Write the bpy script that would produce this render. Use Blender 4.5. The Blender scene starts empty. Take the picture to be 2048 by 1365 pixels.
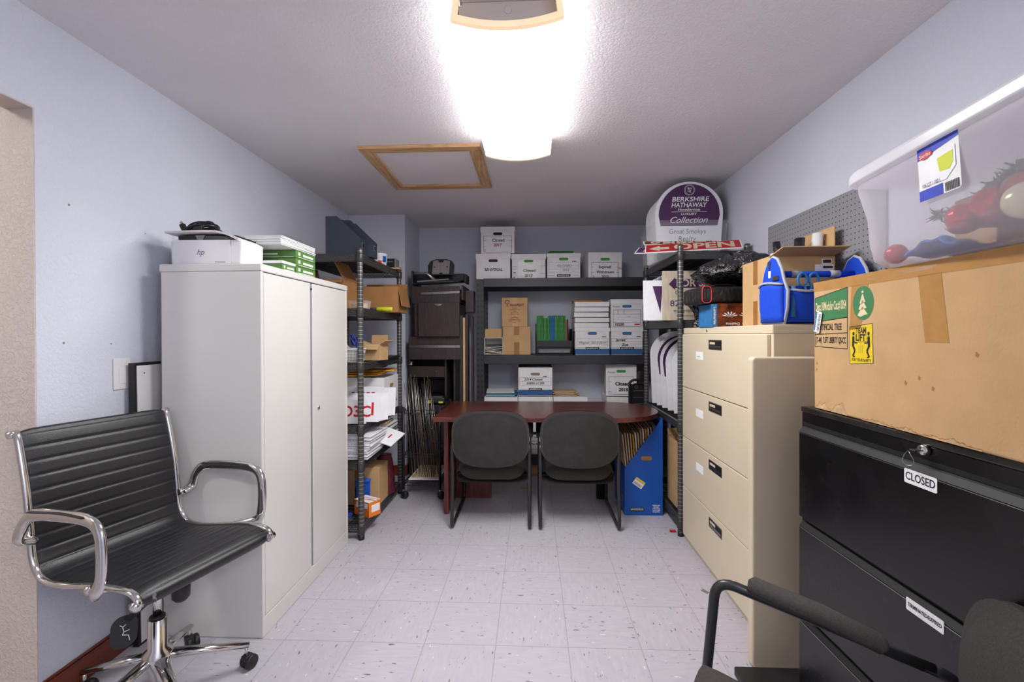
import bpy, bmesh, math, random
from mathutils import Vector, Matrix
random.seed(7)
PI = math.pi
sc = bpy.context.scene
COL = sc.collection

# ---------------------------------------------------------------- camera
F_PX, YAW, PITCH, ROLL, CAM_H, SHIFT = 918.38, 0.0450, 0.00507, -0.00342, 1.3156, -8.48
fw = Vector((-math.sin(YAW), math.cos(YAW), 0)); rt = Vector((math.cos(YAW), math.sin(YAW), 0)); up = Vector((0, 0, 1))
f2 = fw*math.cos(PITCH) - up*math.sin(PITCH); u2 = up*math.cos(PITCH) + fw*math.sin(PITCH)
r3 = rt*math.cos(ROLL) + u2*math.sin(ROLL); u3 = u2*math.cos(ROLL) - rt*math.sin(ROLL)
cam = bpy.data.cameras.new('camera'); camo = bpy.data.objects.new('camera', cam); COL.objects.link(camo)
M = Matrix(((r3.x, u3.x, -f2.x, 0), (r3.y, u3.y, -f2.y, 0), (r3.z, u3.z, -f2.z, 0), (0, 0, 0, 1)))
M.translation = Vector((0, 0, CAM_H)); camo.matrix_world = M
cam.sensor_width = 36; cam.sensor_fit = 'HORIZONTAL'; cam.lens = F_PX*36/2048; cam.shift_y = SHIFT/2048
cam.clip_start = 0.05; cam.clip_end = 50
sc.camera = camo
sc.cycles.max_bounces = 8

# ---------------------------------------------------------------- light and exposure
world = bpy.data.worlds.new('world'); sc.world = world; world.use_nodes = True
world.node_tree.nodes['Background'].inputs[0].default_value = (0.86, 0.9, 1, 1)
world.node_tree.nodes['Background'].inputs[1].default_value = 0.5
LAMP_E = 25
ADDED_LAMP_E = 24  # strength of the fill lamp added behind the camera
sc.view_settings.view_transform = 'Standard'; sc.view_settings.look = 'None'
sc.view_settings.exposure = 0.49; sc.view_settings.gamma = 1; sc.view_settings.use_curve_mapping = False

# ---------------------------------------------------------------- materials
MATS = {}
def s2l(c):
    return tuple((x/255/12.92 if x/255 <= 0.04045 else ((x/255+0.055)/1.055)**2.4) for x in c)
def nodes(name):
    m = bpy.data.materials.new(name); m.use_nodes = True
    nt = m.node_tree; b = nt.nodes['Principled BSDF']
    return m, nt, b, nt.nodes, nt.links
def mat(name, rgb, rough=0.6, metal=0.0, noise=0.0, nscale=30.0, bump=0.0, bscale=200.0, spec=0.5, trans=0.0, alpha=1.0, coat=0.0, emit=None, stretch=None, rvar=0.0, bdist=0.002):
    """procedural paint/plastic/cloth: base colour with a little mottling and a noise bump"""
    m, nt, b, N, L = nodes(name)
    c = s2l(rgb) + (1,)
    b.inputs['Base Color'].default_value = c; b.inputs['Roughness'].default_value = rough
    b.inputs['Metallic'].default_value = metal; b.inputs['Specular IOR Level'].default_value = spec
    b.inputs['Transmission Weight'].default_value = trans; b.inputs['Alpha'].default_value = alpha
    b.inputs['Coat Weight'].default_value = coat
    if emit: b.inputs['Emission Color'].default_value = s2l(emit[0])+(1,); b.inputs['Emission Strength'].default_value = emit[1]
    tc = N.new('ShaderNodeTexCoord'); mp = N.new('ShaderNodeMapping'); L.new(tc.outputs['Object'], mp.inputs[0])
    if stretch: mp.inputs['Scale'].default_value = stretch
    if noise > 0:
        n = N.new('ShaderNodeTexNoise'); n.inputs['Scale'].default_value = nscale; n.inputs['Detail'].default_value = 6
        L.new(mp.outputs[0], n.inputs['Vector'])
        r = N.new('ShaderNodeMapRange'); r.inputs[1].default_value = 0.3; r.inputs[2].default_value = 0.7
        r.inputs[3].default_value = 1-noise; r.inputs[4].default_value = 1+noise*0.6
        L.new(n.outputs[0], r.inputs[0])
        h = N.new('ShaderNodeHueSaturation'); h.inputs['Color'].default_value = c; L.new(r.outputs[0], h.inputs['Value']); L.new(h.outputs[0], b.inputs['Base Color'])
        if rvar:
            r2 = N.new('ShaderNodeMapRange'); r2.inputs[1].default_value = 0.3; r2.inputs[2].default_value = 0.7
            r2.inputs[3].default_value = rough-rvar; r2.inputs[4].default_value = rough+rvar
            L.new(n.outputs[0], r2.inputs[0]); L.new(r2.outputs[0], b.inputs['Roughness'])
    if bump > 0:
        n2 = N.new('ShaderNodeTexNoise'); n2.inputs['Scale'].default_value = bscale; n2.inputs['Detail'].default_value = 3
        L.new(mp.outputs[0], n2.inputs['Vector'])
        bp = N.new('ShaderNodeBump'); bp.inputs['Strength'].default_value = bump; bp.inputs['Distance'].default_value = bdist
        L.new(n2.outputs[0], bp.inputs['Height']); L.new(bp.outputs[0], b.inputs['Normal'])
    MATS[name] = m
    return m

def plaster(name, rgb, s1, strength, dist, mott=0.04):
    m, nt, b, N, L = nodes(name)
    b.inputs['Roughness'].default_value = 0.75; b.inputs['Specular IOR Level'].default_value = 0.25
    tc = N.new('ShaderNodeTexCoord')
    n = N.new('ShaderNodeTexNoise'); n.inputs['Scale'].default_value = s1; n.inputs['Detail'].default_value = 4; n.inputs['Roughness'].default_value = 0.6; n.inputs['Distortion'].default_value = 0.6
    L.new(tc.outputs['Object'], n.inputs['Vector'])
    v = N.new('ShaderNodeTexVoronoi'); v.inputs['Scale'].default_value = s1*0.8; v.feature = 'SMOOTH_F1'
    L.new(tc.outputs['Object'], v.inputs['Vector'])
    cr = N.new('ShaderNodeValToRGB'); cr.color_ramp.elements[0].position = 0.42; cr.color_ramp.elements[1].position = 0.56
    L.new(n.outputs[0], cr.inputs[0])
    ad = N.new('ShaderNodeMath'); ad.operation = 'MULTIPLY_ADD'; ad.inputs[1].default_value = 0.5
    L.new(v.outputs['Distance'], ad.inputs[0]); L.new(cr.outputs[0], ad.inputs[2])
    bp = N.new('ShaderNodeBump'); bp.inputs['Strength'].default_value = strength; bp.inputs['Distance'].default_value = dist
    L.new(ad.outputs[0], bp.inputs['Height']); L.new(bp.outputs[0], b.inputs['Normal'])
    n3 = N.new('ShaderNodeTexNoise'); n3.inputs['Scale'].default_value = 1.7; n3.inputs['Detail'].default_value = 5
    L.new(tc.outputs['Object'], n3.inputs['Vector'])
    r = N.new('ShaderNodeMapRange'); r.inputs[1].default_value = 0.3; r.inputs[2].default_value = 0.7; r.inputs[3].default_value = 1-mott; r.inputs[4].default_value = 1+mott
    L.new(n3.outputs[0], r.inputs[0])
    h = N.new('ShaderNodeHueSaturation'); h.inputs['Color'].default_value = s2l(rgb)+(1,); L.new(r.outputs[0], h.inputs['Value']); L.new(h.outputs[0], b.inputs['Base Color'])
    MATS[name] = m
plaster('wall_paint', (210, 213, 225), 80, 0.4, 0.0028)
plaster('hall_paint', (212, 200, 190), 75, 0.55, 0.004)
plaster('ceiling_paint', (238, 233, 236), 85, 0.5, 0.0035)

def wood(name, dark, light, rough=0.4, scale=6.0, axis=0, coat=0.0, dist=2.5, fine=0.25):
    m, nt, b, N, L = nodes(name)
    b.inputs['Roughness'].default_value = rough; b.inputs['Coat Weight'].default_value = coat; b.inputs['Coat Roughness'].default_value = 0.25
    tc = N.new('ShaderNodeTexCoord'); mp = N.new('ShaderNodeMapping'); L.new(tc.outputs['Object'], mp.inputs[0])
    s = [1, 1, 1]; s[axis] = 0.08
    mp.inputs['Scale'].default_value = s
    n = N.new('ShaderNodeTexNoise'); n.inputs['Scale'].default_value = scale*6; n.inputs['Detail'].default_value = 8; n.inputs['Distortion'].default_value = dist
    L.new(mp.outputs[0], n.inputs['Vector'])
    n2 = N.new('ShaderNodeTexNoise'); n2.inputs['Scale'].default_value = scale*60; n2.inputs['Detail'].default_value = 3; L.new(mp.outputs[0], n2.inputs['Vector'])
    mx = N.new('ShaderNodeMath'); mx.operation = 'MULTIPLY_ADD'; mx.inputs[1].default_value = fine
    L.new(n2.outputs[0], mx.inputs[0]); L.new(n.outputs[0], mx.inputs[2])
    cr = N.new('ShaderNodeValToRGB'); cr.color_ramp.elements[0].position = 0.42; cr.color_ramp.elements[1].position = 0.78
    cr.color_ramp.elements[0].color = s2l(dark)+(1,); cr.color_ramp.elements[1].color = s2l(light)+(1,)
    L.new(mx.outputs[0], cr.inputs[0]); L.new(cr.outputs[0], b.inputs['Base Color'])
    MATS[name] = m
wood('cherry_wood', (54, 20, 19), (108, 48, 40), 0.3, 5, 0, 0.35)
wood('cherry_wood_upright', (74, 30, 26), (128, 60, 50), 0.4, 5, 2)
wood('espresso_wood', (44, 34, 34), (70, 54, 54), 0.45, 6, 2)
wood('pine_wood', (172, 124, 80), (222, 182, 134), 0.5, 4, 0, 0, 3.0)
wood('pine_wood_cross', (172, 124, 80), (222, 182, 134), 0.5, 4, 1, 0, 3.0)
wood('baseboard_wood', (86, 28, 14), (132, 52, 26), 0.3, 5, 1, 0.3)
wood('light_wood', (190, 150, 100), (224, 190, 140), 0.55, 5, 2)

def floor_mat():
    m, nt, b, N, L = nodes('vinyl_tile')
    b.inputs['Roughness'].default_value = 0.42; b.inputs['Specular IOR Level'].default_value = 0.35
    tc = N.new('ShaderNodeTexCoord'); sp = N.new('ShaderNodeSeparateXYZ'); L.new(tc.outputs['Object'], sp.inputs[0])
    def math_(op, a=None, bb=None, v1=None, v2=None):
        n = N.new('ShaderNodeMath'); n.operation = op
        if a is not None: L.new(a, n.inputs[0])
        if bb is not None: L.new(bb, n.inputs[1])
        if v1 is not None: n.inputs[0].default_value = v1
        if v2 is not None: n.inputs[1].default_value = v2
        return n.outputs[0]
    T = 0.3048
    ux = math_('DIVIDE', math_('ADD', sp.outputs[0], v2=0.7697+40*T), v2=T)
    uy = math_('DIVIDE', math_('ADD', sp.outputs[1], v2=-1.9293+40*T), v2=T)
    fx = math_('FRACT', ux); fy = math_('FRACT', uy)
    def edge(f):
        d = math_('ABSOLUTE', math_('SUBTRACT', f, v2=0.5))
        return math_('GREATER_THAN', d, v2=0.4962)
    seam = math_('MAXIMUM', edge(fx), edge(fy))
    par = math_('MODULO', math_('ADD', math_('FLOOR', ux), math_('FLOOR', uy)), v2=2.0)
    # marbled streaks run along y on one tile and along x on the next
    def streak(sx, sy, scale, lo, hi, off):
        mp = N.new('ShaderNodeMapping'); mp.inputs['Scale'].default_value = (sx, sy, 1); mp.inputs['Location'].default_value = (off, off*0.7, 0)
        L.new(tc.outputs['Object'], mp.inputs[0])
        n = N.new('ShaderNodeTexNoise'); n.inputs['Scale'].default_value = scale; n.inputs['Detail'].default_value = 2; n.inputs['Roughness'].default_value = 0.5
        L.new(mp.outputs[0], n.inputs['Vector'])
        r = N.new('ShaderNodeMapRange'); r.inputs[1].default_value = lo; r.inputs[2].default_value = hi; L.new(n.outputs[0], r.inputs[0])
        return r.outputs[0]
    def both(scale, lo, hi, off, k=0.22):
        a = streak(1, k, scale, lo, hi, off); c = streak(k, 1, scale, lo, hi, off+3)
        mx = N.new('ShaderNodeMix'); mx.data_type = 'FLOAT'; L.new(par, mx.inputs[0]); L.new(a, mx.inputs[2]); L.new(c, mx.inputs[3])
        return mx.outputs[0]
    soft = both(60, 0.3, 0.7, 0); dark = both(80, 0.672, 0.70, 5, 0.3); lite = both(70, 0.70, 0.73, 11, 0.3)
    grime = N.new('ShaderNodeTexNoise'); grime.inputs['Scale'].default_value = 2.2; grime.inputs['Detail'].default_value = 6
    L.new(tc.outputs['Object'], grime.inputs['Vector'])
    def mix(f, a, bcol, fac=1.0):
        mx = N.new('ShaderNodeMix'); mx.data_type = 'RGBA'
        L.new(math_('MULTIPLY', f, v2=fac), mx.inputs[0])
        if isinstance(a, tuple): mx.inputs[6].default_value = a
        else: L.new(a, mx.inputs[6])
        mx.inputs[7].default_value = bcol
        return mx.outputs[2]
    base = mix(soft, s2l((180, 175, 186))+(1,), s2l((190, 186, 193))+(1,))
    base = mix(grime.outputs[0], base, s2l((168, 163, 170))+(1,), 0.32)
    base = mix(dark, base, s2l((96, 90, 96))+(1,), 0.85)
    base = mix(lite, base, s2l((224, 222, 226))+(1,), 0.7)
    base = mix(seam, base, s2l((126, 120, 126))+(1,), 0.75)
    L.new(base, b.inputs['Base Color'])
    MATS['vinyl_tile'] = m
floor_mat()

def metal_brushed(name, rgb, rough):
    mat(name, rgb, rough, 0.0, 0.03, 8, 0.06, 300, 0.6)
mat('beige_metal', (214, 211, 207), 0.32, 0, 0.02, 5, 0.05, 400, 0.6, coat=0.25)
mat('cream_metal', (220, 205, 178), 0.38, 0, 0.02, 5, 0.05, 400, 0.5, coat=0.15)
mat('black_metal', (11, 11, 13), 0.26, 0, 0.25, 6, 0.05, 500, 0.5, rvar=0.06)
mat('black_top_metal', (40, 36, 34), 0.28, 0, 0.3, 14, 0.05, 300, 0.6, rvar=0.1)
mat('rack_metal', (46, 47, 52), 0.45, 0, 0.15, 20, 0.05, 300)
mat('shelf_grey', (66, 65, 64), 0.38, 0.35, 0.2, 40, 0.08, 300)
mat('shelf_black', (34, 34, 36), 0.42, 0.2, 0.2, 40, 0.08, 300)
mat('chrome', (215, 212, 208), 0.12, 1.0, 0.02, 30, 0, 1)
mat('steel', (176, 174, 172), 0.3, 1.0, 0.08, 30, 0, 1)
mat('rusty_steel', (128, 108, 92), 0.45, 0.7, 0.5, 40, 0.1, 200)
mat('dark_slot', (10, 10, 10), 0.6)
mat('black_leather', (24, 24, 27), 0.36, 0, 0.15, 30, 0.35, 420, 0.55)
mat('black_fabric', (74, 70, 68), 0.9, 0, 0.28, 260, 0.9, 900, 0.25)
mat('black_shell', (50, 48, 48), 0.7, 0, 0.2, 25, 0.4, 600, 0.3)
mat('black_tube', (38, 38, 40), 0.35, 0, 0.15, 30, 0, 1, 0.55)
mat('black_plastic', (26, 26, 28), 0.45, 0, 0.15, 20, 0.1, 300)
mat('navy_plastic', (44, 51, 63), 0.5, 0, 0.1, 30, 0.15, 500)
mat('grey_plastic', (120, 120, 126), 0.5, 0, 0.1, 20)
mat('white_plastic', (226, 225, 228), 0.4, 0, 0.03, 10)
mat('white_board', (222, 222, 222), 0.35, 0, 0.03, 6)
mat('carton_white', (243, 240, 241), 0.75, 0, 0.05, 14, 0.15, 80)
mat('carton_inside', (150, 128, 112), 0.85, 0, 0.08, 20)
mat('paper_white', (242, 240, 240), 0.8, 0, 0.05, 60, 0, 1)
mat('paper_edge', (214, 212, 212), 0.85, 0, 0.3, 90, 0.3, 60, stretch=(0.05, 0.05, 6))
mat('paper_sheets', (226, 222, 218), 0.85, 0, 0.3, 60, 0.3, 60, stretch=(6, 0.05, 0.05))
mat('sign_white', (240, 240, 244), 0.5, 0, 0.04, 20)
mat('sign_cream', (206, 192, 168), 0.7, 0, 0.16, 60, 0, 1, stretch=(1, 1, 0.2))
mat('sign_purple', (74, 34, 82), 0.45, 0, 0.05, 30)
mat('sign_red', (176, 28, 36), 0.45, 0, 0.1, 30)
mat('red_print', (196, 36, 40), 0.5)
mat('orange', (236, 126, 36), 0.5, 0, 0.05, 20)
mat('burgundy', (104, 28, 48), 0.3, 0.3, 0.7, 160, 0.9, 160, bdist=0.008)
mat('cardboard', (200, 163, 118), 0.85, 0, 0.09, 9, 0.25, 150, 0.2, stretch=(1, 1, 1))
mat('cardboard_light', (214, 174, 128), 0.85, 0, 0.07, 12, 0.2, 150, 0.2)
mat('cardboard_dark', (168, 122, 76), 0.85, 0, 0.1, 12, 0.2, 150, 0.2)
mat('cardboard_torn', (204, 172, 132), 0.9, 0, 0.25, 40, 0.6, 90, 0.1)
mat('packing_tape', (186, 140, 84), 0.22, 0, 0.1, 25, 0.2, 30, 0.6)
mat('brown_tape', (158, 106, 52), 0.25, 0, 0.15, 25, 0.2, 40, 0.6)
mat('clear_tape', (226, 222, 222), 0.2, 0, 0.03, 20, 0.6, 30, 0.6, alpha=0.16)
mat('envelope_yellow', (236, 166, 44), 0.7, 0, 0.1, 30)
mat('folder_manila', (214, 188, 152), 0.8, 0, 0.1, 30)
mat('folder_green', (66, 148, 72), 0.6, 0, 0.2, 50, 0, 1)
mat('folder_blue', (44, 118, 176), 0.6, 0, 0.15, 50)
mat('folder_cyan', (30, 140, 178), 0.55, 0, 0.1, 50)
mat('box_green', (84, 128, 58), 0.6, 0, 0.06, 30)
mat('box_blue', (16, 84, 176), 0.5, 0, 0.05, 30)
mat('band_blue', (52, 94, 148), 0.6, 0, 0.06, 30)
mat('print_black', (30, 28, 28), 0.7)
mat('print_grey', (120, 116, 116), 0.7)
mat('print_green', (44, 84, 62), 0.7)
mat('print_brown', (112, 52, 44), 0.7)
mat('print_navy', (40, 44, 92), 0.7)
mat('print_cream', (226, 206, 164), 0.7)
mat('label_green', (60, 122, 74), 0.7, 0, 0.06, 30)
mat('label_yellow', (232, 198, 30), 0.6, 0, 0.04, 30)
mat('handle_green', (70, 150, 62), 0.6)
mat('handle_blue', (48, 116, 170), 0.6)
mat('canvas_blue', (22, 74, 206), 0.75, 0, 0.08, 40, 0.5, 500, 0.3)
mat('piping_grey', (176, 176, 180), 0.6)
mat('tape_blue', (24, 86, 196), 0.6, 0, 0.05, 20)
mat('yellow_green', (206, 214, 40), 0.5)
mat('cloth_blue', (50, 70, 190), 0.6, 0, 0.2, 60)
mat('cream_cloth', (222, 204, 184), 0.8, 0, 0.06, 20)
mat('trash_bag', (18, 18, 20), 0.2, 0, 0.1, 20, 0.9, 38, 0.9, bdist=0.03)
mat('nylon_black', (28, 27, 29), 0.4, 0, 0.15, 20, 0.7, 30, 0.5, bdist=0.012)
mat('red_piping', (206, 44, 48), 0.5)
mat('photo_print', (122, 58, 28), 0.35, 0, 0.9, 22, 0, 1)
mat('tote_purple', (112, 24, 62), 0.45, 0, 0.15, 12, 0.4, 25)
mat('bauble_red', (214, 30, 34), 0.12, 0.6, 0.03, 12, 0, 1)
mat('bauble_cream', (232, 224, 180), 0.2, 0.3, 0.03, 12)
mat('bauble_copper', (190, 100, 76), 0.25, 0.7, 0.2, 60)
mat('garland', (120, 146, 124), 0.6, 0, 0.6, 60, 0.8, 90)
mat('garland_red', (150, 44, 60), 0.6, 0, 0.6, 60, 0.8, 90)
mat('bag_blue', (44, 122, 214), 0.35, 0, 0.2, 15, 0.4, 40)
mat('pegboard_grey', (146, 146, 150), 0.6, 0, 0.05, 12)
mat('plastic_clear', (232, 235, 240), 0.18, 0, 0.0, 1, 0, 1, 0.5, alpha=0.17)
mat('outlet_white', (228, 226, 228), 0.35)
mat('fixture_white', (214, 208, 204), 0.5)
mat('fixture_rim', (252, 232, 200), 0.5, emit=((255, 220, 170), 0.4))
mat('red_leaf', (206, 24, 30), 0.5)
mat('gold_coin', (208, 160, 80), 0.6)

def frosted(name, lo, hi, rgb):
    """thin frosted polypropylene: part of the light passes straight through, the rest is scattered on both sides"""
    m, nt, b, N, L = nodes(name)
    b.inputs['Base Color'].default_value = s2l(rgb)+(1,); b.inputs['Roughness'].default_value = 0.22
    tl = N.new('ShaderNodeBsdfTranslucent'); tl.inputs[0].default_value = s2l(rgb)+(1,)
    sc_ = N.new('ShaderNodeMixShader'); sc_.inputs[0].default_value = 0.4; L.new(b.outputs[0], sc_.inputs[1]); L.new(tl.outputs[0], sc_.inputs[2])
    tr = N.new('ShaderNodeBsdfTransparent'); tr.inputs[0].default_value = (0.96, 0.96, 0.98, 1)
    mx = N.new('ShaderNodeMixShader'); lw = N.new('ShaderNodeLayerWeight'); lw.inputs[0].default_value = 0.25
    r = N.new('ShaderNodeMapRange'); r.inputs[3].default_value = lo; r.inputs[4].default_value = hi
    L.new(lw.outputs['Fresnel'], r.inputs[0]); L.new(r.outputs[0], mx.inputs[0])
    L.new(tr.outputs[0], mx.inputs[1]); L.new(sc_.outputs[0], mx.inputs[2])
    L.new(mx.outputs[0], N['Material Output'].inputs[0]); MATS[name] = m
frosted('frosted_plastic', 0.38, 0.8, (240, 238, 246)); frosted('frosted_lid', 0.82, 0.95, (246, 244, 248))
def diffuser_mat(name, strength):
    m, nt, b, N, L = nodes(name)
    b.inputs['Base Color'].default_value = (0.9, 0.9, 0.9, 1); b.inputs['Roughness'].default_value = 0.3
    b.inputs['Emission Color'].default_value = (1, 0.992, 0.985, 1); b.inputs['Emission Strength'].default_value = strength
    tc = N.new('ShaderNodeTexCoord'); v = N.new('ShaderNodeTexVoronoi'); v.inputs['Scale'].default_value = 220; L.new(tc.outputs['Object'], v.inputs['Vector'])
    bp = N.new('ShaderNodeBump'); bp.inputs['Strength'].default_value = 0.3; bp.inputs['Distance'].default_value = 0.001
    L.new(v.outputs['Distance'], bp.inputs['Height']); L.new(bp.outputs[0], b.inputs['Normal'])
    MATS[name] = m
diffuser_mat('diffuser_side', LAMP_E*0.2); diffuser_mat('added_dome_glass', 72); diffuser_mat('diffuser', LAMP_E); diffuser_mat('diffuser_added', ADDED_LAMP_E)  # dome and rear glow belong to the two added, unseen lamps

# ---------------------------------------------------------------- mesh builder
class MB:
    """collects shapes, each face with its material; build() links them as ONE mesh object"""
    def __init__(s, m=None):
        s.v = []; s.f = []; s.fm = []; s.fs = []; s.mats = []; s.cur = 0; s.X = Matrix()
        if m: s.m(m)
    def m(s, name):
        if name not in s.mats: s.mats.append(name)
        s.cur = s.mats.index(name); return s
    def at(s, loc=(0, 0, 0), rx=0, ry=0, rz=0):
        s.X = Matrix.Translation(loc) @ Matrix.Rotation(rz, 4, 'Z') @ Matrix.Rotation(ry, 4, 'Y') @ Matrix.Rotation(rx, 4, 'X'); return s
    def frame(s, o, r, u):
        r = Vector(r).normalized(); u = Vector(u).normalized(); n = r.cross(u)
        s.X = Matrix(((r.x, u.x, n.x, o[0]), (r.y, u.y, n.y, o[1]), (r.z, u.z, n.z, o[2]), (0, 0, 0, 1))); return s
    def add(s, vs, fs, smooth=False):
        k = len(s.v); s.v += [s.X @ Vector(v) for v in vs]
        for f in fs: s.f.append([i+k for i in f]); s.fm.append(s.cur); s.fs.append(smooth)
        return s
    def box(s, c, d):
        x, y, z = d[0]/2, d[1]/2, d[2]/2; a, b, e = c
        return s.add([(a-x, b-y, e-z), (a+x, b-y, e-z), (a+x, b+y, e-z), (a-x, b+y, e-z), (a-x, b-y, e+z), (a+x, b-y, e+z), (a+x, b+y, e+z), (a-x, b+y, e+z)],
                     [(0, 3, 2, 1), (4, 5, 6, 7), (0, 1, 5, 4), (1, 2, 6, 5), (2, 3, 7, 6), (3, 0, 4, 7)])
    def bb(s, x0, x1, y0, y1, z0, z1):
        return s.box(((x0+x1)/2, (y0+y1)/2, (z0+z1)/2), (abs(x1-x0), abs(y1-y0), abs(z1-z0)))
    def hexa(s, low, high):
        """low / high: four corners each, counter-clockwise from above"""
        return s.add(list(low)+list(high), [(0, 3, 2, 1), (4, 5, 6, 7), (0, 1, 5, 4), (1, 2, 6, 5), (2, 3, 7, 6), (3, 0, 4, 7)])
    def prism(s, pts, z0, z1, smooth=False):
        """polygon in local xy extruded along local z"""
        n = len(pts)
        s.add([(p[0], p[1], z0) for p in pts]+[(p[0], p[1], z1) for p in pts], [tuple(range(n-1, -1, -1)), tuple(range(n, 2*n))])
        k = len(s.v)-2*n
        for i in range(n):
            j = (i+1) % n
            s.f.append([k+i, k+j, k+n+j, k+n+i]); s.fm.append(s.cur); s.fs.append(smooth)
        return s
    def flat(s, pts, z=0.0):
        n = len(pts); return s.add([(p[0], p[1], z) for p in pts], [tuple(range(n))])
    def cyl(s, p0, p1, r, n=16, r2=None, cap=True):
        return s.tube([p0, p1], [r, r if r2 is None else r2], n, cap)
    def tube(s, pts, r, n=10, cap=True, closed=False, squash=None, upv=None):
        pts = [Vector(p) for p in pts]; N_ = len(pts)
        rs = r if isinstance(r, (list, tuple)) else [r]*N_
        vs = []; fs = []
        prev = None
        for i in range(N_):
            if closed: t = pts[(i+1) % N_]-pts[i-1]
            else: t = pts[min(i+1, N_-1)]-pts[max(i-1, 0)]
            t = t.normalized() if t.length > 1e-9 else Vector((0, 0, 1))
            if upv is not None: a = Vector(upv)
            elif prev is None: a = Vector((0, 0, 1)) if abs(t.z) < 0.9 else Vector((1, 0, 0))
            else: a = prev
            b = (a - t*a.dot(t))
            if b.length < 1e-6: b = t.orthogonal()
            b.normalize(); c = t.cross(b); prev = b
            for k in range(n):
                th = 2*PI*k/n
                ca, sa = math.cos(th)*rs[i], math.sin(th)*rs[i]
                if squash: ca *= squash[0]; sa *= squash[1]
                vs.append(pts[i]+b*ca+c*sa)
        m_ = N_ if closed else N_-1
        for i in range(m_):
            i2 = (i+1) % N_
            for k in range(n):
                k2 = (k+1) % n
                fs.append((i*n+k, i*n+k2, i2*n+k2, i2*n+k))
        s.add(vs, fs, True)
        if cap and not closed:
            kk = len(s.v)-N_*n
            s.f.append([kk+k for k in range(n-1, -1, -1)]); s.fm.append(s.cur); s.fs.append(False)
            s.f.append([kk+(N_-1)*n+k for k in range(n)]); s.fm.append(s.cur); s.fs.append(False)
        return s
    def lathe(s, prof, n=20, cap=True):
        """prof: (radius, z) pairs about local z"""
        vs = []; fs = []
        for r, z in prof:
            for k in range(n): th = 2*PI*k/n; vs.append((r*math.cos(th), r*math.sin(th), z))
        for i in range(len(prof)-1):
            for k in range(n): k2 = (k+1) % n; fs.append((i*n+k, i*n+k2, (i+1)*n+k2, (i+1)*n+k))
        s.add(vs, fs, True)
        if cap:
            k0 = len(s.v)-len(vs)
            if prof[0][0] > 1e-6: s.f.append([k0+k for k in range(n-1, -1, -1)]); s.fm.append(s.cur); s.fs.append(False)
            if prof[-1][0] > 1e-6: s.f.append([k0+(len(prof)-1)*n+k for k in range(n)]); s.fm.append(s.cur); s.fs.append(False)
        return s
    def ball(s, c, r, n=16, sq=(1, 1, 1)):
        X0 = s.X; s.X = X0 @ Matrix.Translation(c) @ Matrix.Diagonal((sq[0], sq[1], sq[2], 1))
        s.lathe([(max(r*math.sin(PI*i/(n//2)), 1e-5 if i in (0, n//2) else 0), -r*math.cos(PI*i/(n//2))) for i in range(n//2+1)], n, False)
        s.X = X0; return s
    def grid(s, fn, nu, nv, thick=None, smooth=True):
        """fn(u,v)->(point); optional thickness gives a closed slab"""
        P = [[Vector(fn(i/nu, j/nv)) for j in range(nv+1)] for i in range(nu+1)]
        W = nv+1
        vs = [p for r in P for p in r]
        fs = [(i*W+j, (i+1)*W+j, (i+1)*W+j+1, i*W+j+1) for i in range(nu) for j in range(nv)]
        if thick:
            nrm = []
            for i in range(nu+1):
                for j in range(nv+1):
                    a = P[min(i+1, nu)][j]-P[max(i-1, 0)][j]; b = P[i][min(j+1, nv)]-P[i][max(j-1, 0)]
                    n = a.cross(b); nrm.append(n.normalized() if n.length > 1e-9 else Vector((0, 0, 1)))
            K = len(vs); vs2 = [v-n*thick for v, n in zip(vs, nrm)]
            f2_ = [tuple(reversed([q+K for q in f])) for f in fs]
            side = []
            for i in range(nu): side += [((i+1)*W, i*W, i*W+K, (i+1)*W+K), (i*W+nv, (i+1)*W+nv, (i+1)*W+nv+K, i*W+nv+K)]
            for j in range(nv): side += [(j, j+1, j+1+K, j+K), (nu*W+j+1, nu*W+j, nu*W+j+K, nu*W+j+1+K)]
            s.add(vs+vs2, fs+f2_, smooth)
            k = len(s.v)-len(vs)-len(vs2)
            for f in side: s.f.append([q+k for q in f]); s.fm.append(s.cur); s.fs.append(False)
        else: s.add(vs, fs, smooth)
        return s
    def text(s, body, size, cx=0.0, cy=0.0, align='CENTER', shear=0.0, bold=0.0, width=None, spacing=1.0, z=0.0):
        """lettering in the local xy plane of the current frame, centred on cx, baseline+cap height about cy"""
        cu = bpy.data.curves.new('lettering', 'FONT'); cu.body = body; cu.size = size; cu.align_x = align
        cu.align_y = 'CENTER'; cu.shear = shear; cu.offset = bold; cu.space_character = spacing; cu.resolution_u = 3; cu.fill_mode = 'FRONT'
        ob = bpy.data.objects.new('lettering', cu)
        COL.objects.link(ob)
        dg = bpy.context.evaluated_depsgraph_get()
        me = bpy.data.meshes.new_from_object(ob.evaluated_get(dg))
        COL.objects.unlink(ob); bpy.data.objects.remove(ob); bpy.data.curves.remove(cu)
        xs = [v.co.x for v in me.vertices]
        k = 1.0
        if width and xs and max(xs) > min(xs): k = width/(max(xs)-min(xs))
        mid = (max(xs)+min(xs))/2 if xs and align == 'CENTER' else 0
        s.add([((v.co.x-mid)*k+cx, v.co.y+cy, z) for v in me.vertices], [tuple(p.vertices) for p in me.polygons])
        bpy.data.meshes.remove(me)
        return s
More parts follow.
